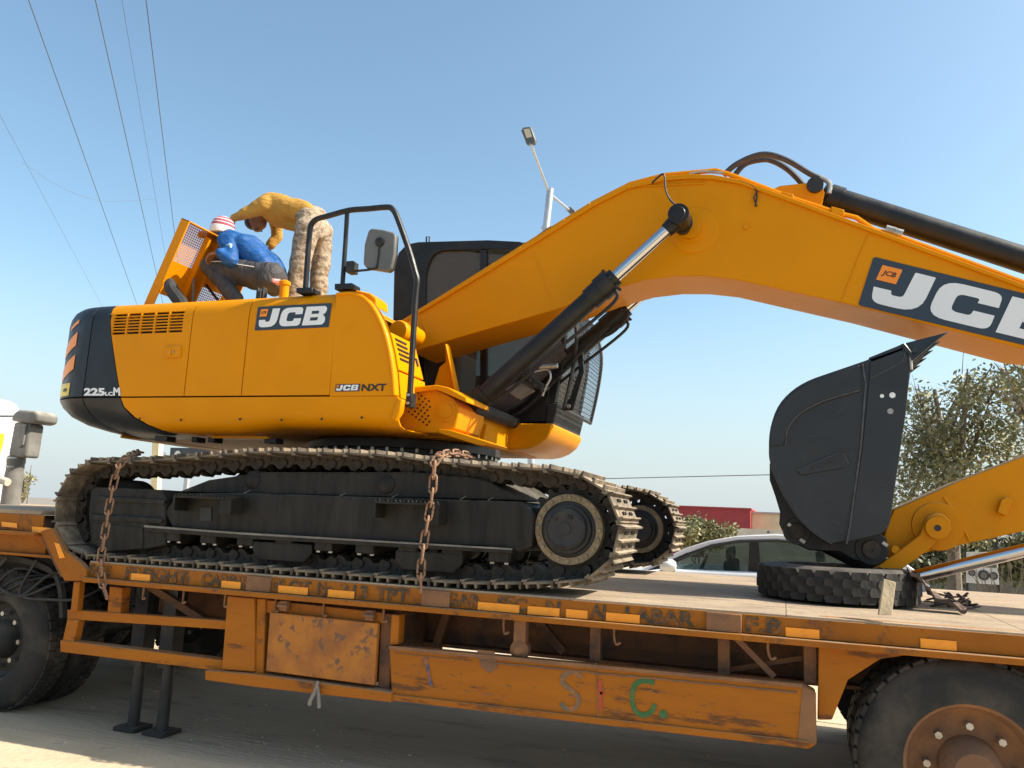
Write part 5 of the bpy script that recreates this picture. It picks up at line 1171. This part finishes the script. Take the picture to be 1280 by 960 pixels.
inn = [(-1.50, 1.04), (-1.08, 1.255), (-.84, 1.355), (-.52, 1.425), (-.1, 1.455), (.6, 1.435), (1.02, 1.35), (1.32, 1.12)]
# dark frame line, glass, pillars
MB().tube([(x, CYc+.098, z) for x, z in inn], .018, 6).build('window_surround', DBLACK, car)
MB().prism([(x, CYc+.12, z) for x, z in [(-1.50, 1.0)]+inn+[(1.32, 1.08)]], (0, .006, 0)).build('side_window', CGL, car)
MB().prism([(x, CYc+1.56, z) for x, z in [(-1.50, 1.0)]+inn+[(1.32, 1.08)]], (0, .006, 0)).build('side_window', CGL, car)
MB().prism([(-.42, CYc+.09, 1.04), (-.27, CYc+.09, 1.04), (-.30, CYc+.09, 1.45), (-.40, CYc+.09, 1.45)], (0, .04, 0)).build('pillar', DBLACK, car)
MB().prism([(.75, CYc+.09, 1.06), (.85, CYc+.09, 1.06), (.80, CYc+.09, 1.41), (.72, CYc+.09, 1.42)], (0, .04, 0)).build('pillar', DBLACK, car)
MB().prism([(-1.6, CYc+.09, 1.02), (-1.44, CYc+.09, 1.02), (-1.1, CYc+.09, 1.22), (-1.12, CYc+.09, 1.26)], (0, .03, 0)).build('pillar', DBLACK, car)
MB().add([(-1.70, CYc+.15, 1.02), (-1.70, CYc+1.55, 1.02), (-.9, CYc+1.52, 1.40), (-.9, CYc+.18, 1.40)], [(0, 1, 2, 3)]).build('windscreen', CGL, car)
MB().add([(1.46, CYc+.15, 1.14), (1.46, CYc+1.55, 1.14), (1.1, CYc+1.52, 1.39), (1.1, CYc+.18, 1.39)], [(0, 1, 2, 3)]).build('rear_window', CGL, car)
for x in (-.72, .35):
    for y in (CYc+.3, CYc+1.0): MB().box(x, x+.14, y, y+.42, .7, 1.18).box(x+.02, x+.10, y+.10, y+.32, 1.18, 1.34).build('seat', SEATM, car, .04)
MB().box(-1.5, -1.05, CYc+.15, CYc+1.5, .8, 1.04).build('dashboard', CARI, car, .04)
MB().prof((-1.0, CYc+.45, 1.07), (1, 0, -.4), [(0, .16), (.012, .18), (.024, .16)], 24, capa=False, capb=False).build('steering_wheel', CARI, car)
MB().prof((-1.34, CYc-.10, 1.10), (1, 0, 0), [(-.09, .02), (-.08, .055), (-.02, .075), (.06, .075), (.10, .05), (.11, .01)], 16).build('wing_mirror', CARW, car)
MB().box(-1.42, -1.26, CYc-.05, CYc+.1, 1.035, 1.06).build('mirror_mount', DBLACK, car, .004)
MB().prof((-.2, CYc+.85, 1.53), (0, 0, 1), [(0, .02), (.03, .01), (.035, .002)], 8).build('aerial', DBLACK, car)
for x in (-2.05, .8):
    for y in (CYc-.01, CYc+1.51):
        t = MB().prof((x, y, .31), (0, 1, 0), [(0, .2), (0, .27), (.03, .31), (.17, .31), (.2, .27), (.2, .2)], 32).build('wheel', TYRE, car)
        MB().prof((x, y-.004, .31), (0, 1, 0), [(0, .02), (.0, .05), (.02, .19), (-.0, .2), (.03, .2)], 20).build('rim', GALV, t)
# ================================================================== FAR BUILDINGS, WALLS, SIGNS
def blk(name, x0, x1, y, zt, m, depth, label, cat, roofm=None):
    t = thing(name, ((x0+x1)/2, y, 0), label, cat)
    MB().box(x0, x1, y, y+depth, 0, zt-.12).build('wall', m, t); MB().box(x0-.05, x1+.05, y-.05, y+depth+.05, zt-.118, zt).build('coping', roofm or m, t, .01)
    return t
YW = 42
xa, xb, xc = W(838, 650, YW).x, W(938, 650, YW).x, W(1060, 655, YW).x
rz = W(900, 636, YW).z
rw = thing('red_building', ((xa+xb)/2, YW, 0), 'long low red walled building behind the white car', 'building')
MB().box(xa, xb, YW, YW+9, 0, rz).build('wall', REDW, rw); MB().box(xa-.05, xb+.05, YW-.05, YW+9.1, rz+.003, rz+.09).build('parapet', REDW, rw)
MB().box(xa+1.5, xa+2.6, YW-.02, YW+.0, .2, 1.2).build('door', DARKW, rw)
cw = thing('cream_building', ((xb+xc)/2, YW+1, 0), 'cream walled shed adjoining the red building', 'building')
MB().box(xb+.02, xc, YW+1.2, YW+9, .0, rz-.15).build('wall', CREAM, cw); MB().box(xb+.02, xc, YW+1.1, YW+9, rz-.147, rz-.05).build('roof', CONC, cw)
MB().box(xb+.02, xc, YW+1.12, YW+1.19, rz-1.25, rz-1.05).build('ledge', DARKW, cw)
lwz = W(920, 660, 30).z
o = MB().box(W(880, 660, 30).x, W(1075, 660, 30).x, 30, 30.2, 0, lwz).build('boundary_wall', CONC); tag(o, 'low pale concrete wall in front of the red building', 'wall')
o = MB().box(W(1095, 700, 24).x, W(1320, 700, 24).x+6, 24, 24.25, 0, W(1200, 690, 24).z).build('boundary_wall', DARKW); tag(o, 'dark weathered wall under the trees behind the right deck', 'wall')
# roadside poster board with three round pictures
YS = 15.5
sg = thing('poster_board', W(1226, 730, YS).xy.to_3d(), 'small white poster board with round pictures on thin posts under the boom', 'sign')
q = [W(1207, 731, YS), W(1249, 735, YS), W(1247, 703, YS), W(1208, 697, YS)]
q = [W(1208, 728.5, YS), W(1249, 731, YS), W(1246, 690, YS), W(1208, 690, YS)]
MB().prism(q, (0, .03, 0)).build('board', SIGNW, sg, .004)
for x in (1209, 1248):
    p = W(x, 720, YS); MB().box(p.x-.02, p.x+.02, YS-.0+.035, YS+.075, 0, W(x, 672, YS).z).build('post', BLKM, sg)
for x, y, r in ((1215, 716, .055), (1229.5, 719, .085), (1242, 720, .065)):
    p = W(x, y, YS-.004); MB().prof(p, (0, -1, 0), [(0, r), (.004, r)], 24).build('round_picture', NAVY, sg); MB().prof(p+Vector((0, -.004, 0)), (0, -1, 0), [(0, r*.6), (.003, r*.6)], 20).build('picture_centre', GREYD, sg)
q2 = [W(1212, 708, YS), W(1245, 710, YS), W(1245, 706, YS), W(1212, 704, YS)]
MB().prism(q2, (0, -.004, 0)).build('heading_strip', DARKW, sg)
# dark sign seen between body and track
YD = 18
sd = thing('roadside_signboard', W(260, 600, YD).xy.to_3d(), 'long dark blue signboard with round white emblem glimpsed beneath the counterweight', 'sign')
MB().prism([W(212, 575, YD), W(362, 582, YD), W(362, 562, YD), W(213, 559.5, YD)], (0, .1, 0)).build('board', SIGNB, sd)
MB().prof(W(204.5, 568.5, YD-.01), (0, -1, 0), [(0, .09), (.01, .09)], 20).build('emblem', SIGNW, sd)
MB().prof(W(222, 568, YD-.01), (0, -1, 0), [(0, .10), (.01, .10)], 20).build('emblem', SIGNW, sd)
for x in (230, 340): p = W(x, 590, YD); MB().box(p.x-.06, p.x+.06, YD+.1, YD+.2, 0, W(x, 570, YD).z).build('post', GALV, sd)
pb = MB().prism([W(271, 566, 16), W(312, 568, 16), W(312, 556.5, 16), W(271, 556.5, 16)], (0, .1, 0)).build('board', SIGNW, sd)
pst = MB().prism([W(187, 640, 16), W(195, 640, 16), W(199, 545, 16), (W(190.5, 545, 16))], (0, .15, 0)).build('concrete_post', CREAM); tag(pst, 'leaning cream post seen between the counterweight and the track', 'post')
# ================================================================== STREET LAMP
YL = 15.5
lam = thing('street_lamp', W(664, 600, YL).xy.to_3d(), 'galvanised street lamp with two arms rising behind the boom', 'street lamp')
base = W(662, 640, YL); base.z = 0
MB().tube([base, W(664, 575, YL), W(682, 290, YL)], [.09, .075, .065], 12).tube([W(682, 290, YL), W(688, 236, YL)], .075, 12).build('pole', GALV, lam)
MB().prof(W(682.3, 287, YL), W(688, 236, YL)-W(682, 290, YL), [(0, .1), (.05, .1)], 12).build('pole_collar', GALV, lam)
for a, b in (((686, 240), (663.5, 180)), ((687, 242), (711, 262))):
    Y2 = YL-(1.6 if b[0] < 680 else -1.0)
    MB().tube([W(*a, YL), W(*b, Y2)], .028, 8).build('lamp_arm', GALV, lam)
    e = W(*b, Y2)
    if b[0] < 680:
        hq = [W(654, 159, Y2), W(663, 158, Y2), W(669.5, 175, Y2), (W(668, 180, Y2)), W(658, 181, Y2), W(656, 175, Y2), W(651, 163, Y2)]
        hdm = MB().prism(hq, (0, .12, .03)).build('lamp_head', GREYPL, lam, .02); MB().prism([W(654.5, 161.5, Y2-.004), W(661.5, 160.5, Y2-.004), (W(665, 171, Y2-.004)), W(658, 172.5, Y2-.004)], (0, .006, 0)).build('lamp_lens', LEDM, hdm)
    else:
        hdm = MB().prism([W(706, 260, Y2), W(713, 258, Y2), W(719, 263, Y2), W(720, 267, Y2), W(712, 266, Y2)], (0, .2, 0)).build('lamp_head', GREYPL, lam, .02)
# ================================================================== OVERHEAD CABLES
vd = ray(260, 621); vd.z = 0; vd.normalize()
grp = 'power cables crossing the sky at the left'
for (x, y, z, r, lab) in ((104, 192, 8.0, .0065, 'thick black power cable, second from the left in the sky'), (162, 192, 8.0, .0065, 'thick black power cable midway between the two other thick ones'),
                          (206, 192, 8.0, .0065, 'thick black power cable nearest the open engine cover'), (185, 192, 8.2, .003, 'thin faint cable running just left of the thick one by the engine cover'), (30, 200, 8.0, .003, 'thin faint cable at the far left of the sky')):
    p = WZ(x, y, z); tag(MB().tube([p-vd*25, p+vd*10, p+vd*60], r, 5).build('power_cable', WIRE), lab, 'cable', grp)
a, b = WZ(28, 203, 7.98), WZ(192, 249, 8.18)
tag(MB().tube([a, a.lerp(b, .3)-Vector((0, 0, .30)), a.lerp(b, .6)-Vector((0, 0, .34)), b], .003, 5, sub=6).build('power_cable', WIRE), 'thin sagging cable linking the two faint cables across the sky', 'cable')
tag(MB().tube([W(560, 601, 30), W(770, 598, 30), W(960, 593.5, 30), W(1100, 588, 30)], .016, 5).build('power_cable', WIRE), 'single dark cable running level above the red building', 'cable')

# ================================================================== TREES AND PLANTS
def leaves(name, centres, n, size, m, parent, spread, droop=.3, seed=1):
    rd = random.Random(seed); vs = []; fs = []
    tot = sum(w for _, w in centres)
    for c, w in centres:
        for _ in range(int(n*w/tot)):
            while True:
                v = Vector((rd.uniform(-1, 1), rd.uniform(-1, 1), rd.uniform(-1, 1)))
                if .0 < v.length < 1: break
            p = Vector(c)+v*spread*w**.5*rd.uniform(.4, 1.0)
            s = size*rd.uniform(.6, 1.35); d = Vector((rd.gauss(0, .7), rd.gauss(0, .7), rd.gauss(-droop, .6))).normalized(); t = d.orthogonal().normalized(); t.rotate(Matrix.Rotation(rd.uniform(0, 6.3), 3, d))
            o = len(vs); vs += [p, p+d*s*.5+t*s*.22, p+d*s, p+d*s*.5-t*s*.22]; fs.append((o, o+1, o+2, o+3))
    return MB().add(vs, fs).build(name, m, parent, smooth_=0)
def tree(name, base, h, label, crowns, n, size, m, spread, seed, group=None, limbs=7, cat='tree'):
    t = thing(name, base, label, cat, group); rd = random.Random(seed); base = Vector(base)
    top = base+Vector((rd.uniform(-.2, .2), rd.uniform(-.2, .2), h*.75)); trunk = MB().tube([base, base.lerp(top, .5)+Vector((.1, 0, 0)), top], [.13, .03] if h > 3 else [.04, .015], 8, sub=4).build('trunk', BARK, t)
    mb = MB()
    for c, w in crowns[:limbs*3]:
        c = Vector(c); s = base.lerp(top, rd.uniform(.3, .9)); mid = s.lerp(c, .5)+Vector((0, 0, rd.uniform(-.1, .25)))
        mb.tube([s, mid, c, c+(c-s).normalized()*.3], [.035 if h > 3 else .012, .006], 5, sub=3)
        for _ in range(4):
            q = c+Vector((rd.gauss(0, .35), rd.gauss(0, .35), rd.gauss(.1, .35)))*(.8 if h > 3 else .3); mb.tube([mid.lerp(c, .6), q], [.010, .003], 4)
    mb.build('limb', BARK, t); leaves('crown', crowns, n, size, m, t, spread, seed=seed); return t
rd = random.Random(4)
YT = 14.5
cr = []
for (x, y, w) in ((1150, 500, .7), (1142, 530, 1.0), (1150, 560, 1.2), (1138, 600, 1.3), (1170, 590, 1.2), (1135, 640, 1.2), (1200, 500, .5), (1215, 490, .7), (1235, 480, .8), (1225, 520, .8), (1205, 545, 1), (1240, 560, 1.2), (1200, 580, 1.3), (1180, 620, 1.3), (1230, 600, 1.3), (1270, 560, .9), (1262, 530, .6), (1180, 535, .5), (1160, 650, 1.2), (1215, 640, 1.3)):
    for j in range(2): cr.append((W(x+rd.gauss(0, 9), y+rd.gauss(0, 9), YT+rd.uniform(-1, 1)), w))
base = W(1190, 700, YT); base.z = 0
tree('leafy_tree', base, 5.3, 'dusty green leafy tree standing behind the bucket and the dipper arm', cr, 10500, .085, LEAFA, .52, 21)
cr = []
for (x, y, w) in ((1262, 468, .7), (1282, 475, .9), (1300, 500, 1.1), (1275, 500, .7), (1290, 440, .8), (1320, 470, 1.2), (1320, 540, 1.2), (1288, 540, .9), (1262, 500, .4)):
    for j in range(2): cr.append((W(x+rd.gauss(0, 8), y+rd.gauss(0, 8), YT-1.5+rd.uniform(-.8, .8)), w))
base = W(1330, 700, YT-1.5); base.z = 0
tree('leafy_tree', base, 5.0, 'sparse leafy tree at the right edge of the photo above the dipper arm', cr, 1500, .10, LEAFA, .42, 22)
# dark shrubbery behind the right deck
for i, (x, y, lab) in enumerate(((1140, 690, 'dark bush behind the deck just right of the tipping link'), (1185, 695, 'dark bush behind the bucket cylinder rod'), (1235, 690, 'dark bush behind the white poster board'), (1290, 690, 'dark bush at the right edge behind the deck'))):
    cr = [(W(x+rd.gauss(0, 16), y+rd.uniform(-18, 22), 19.5+rd.uniform(-.5, .5)), 1) for _ in range(12)]; b = W(x, y, 19.5); b.z = 0
    tree('dark_bush', b, 1.6, lab, cr, 2600, .13, LEAFB, .42, 40+i, 'bushes behind the right end of the deck', 3, 'bush')
cr = [(W(862+rd.gauss(0, 12), 662+rd.uniform(-12, 16), 22+rd.uniform(-.5, .5)), .9) for _ in range(12)]+[(W(885+rd.gauss(0, 9), 668+rd.uniform(-12, 12), 22), .9) for _ in range(8)]
b = W(874, 690, 22); b.z = 0; tree('round_bush', b, 1.9, 'olive green round bush in front of the red building', cr, 3800, .13, LEAFA, .34, 31, None, 3, 'bush')
cr = [(W(27+rd.gauss(0, 4), 605+rd.uniform(-10, 14), 13+rd.uniform(-.2, .2)), .6) for _ in range(7)]; b = W(26, 660, 13); b.z = 0
tree('small_tree', b, 1.9, 'wisp of pale green foliage beside the grey intake stack', cr, 420, .09, LEAFA, .22, 33)
# dry grass beyond the deck
mb = MB(); rd = random.Random(9)
for k in range(2600):
    x = rd.uniform(1, 9); y = 12.6+rd.uniform(0, 1.5)+abs(rd.gauss(0, .5)); h = rd.uniform(.15, .5)*(1.4 if rd.random() < .15 else 1); a = rd.uniform(0, 6.28); p = Vector((x, y, 0)); t = Vector((math.cos(a), math.sin(a), 0))*.012; q = p+Vector((rd.gauss(0, .12), rd.gauss(0, .12), h))
    mb.add([p-t, p+t, q], [(0, 1, 2)])
tag(mb.build('dry_grass', LEAFC, smooth_=0), 'dry grass and weeds growing beyond the deck at the right', 'grass', kind='stuff')
# bare brushwood by the poster board
bw = MB(); rd = random.Random(17)
for k in range(60):
    p = W(1262+rd.gauss(0, 16), 735, 12.4); p.z = 0; q = p+Vector((rd.gauss(0, .35), rd.gauss(0, .2), rd.uniform(.5, 1.45))); bw.tube([p, p.lerp(q, .5)+Vector((rd.gauss(0, .08), 0, .05)), q], [.014, .004], 4)
tag(bw.build('dead_brushwood', BARK), 'tangle of bare dry branches beside the poster board', 'brushwood')
# small stones and litter on the ground
mb = MB(); rd = random.Random(2)
for k in range(900):
    x, y = rd.uniform(-5.8, 1), rd.uniform(3.9, 6.2); r = rd.uniform(.0025, .009)*(1.8 if rd.random() < .06 else 1)
    mb.prof((x, y, .0), (rd.gauss(0, .2), rd.gauss(0, .2), 1), [(0, r), (r*.7, r*.8), (r*1.1, r*.2)], 6)
tag(mb.build('gravel', SANDM, smooth_=0), 'scattered pale pebbles on the ground under the trailer', 'gravel', kind='stuff')
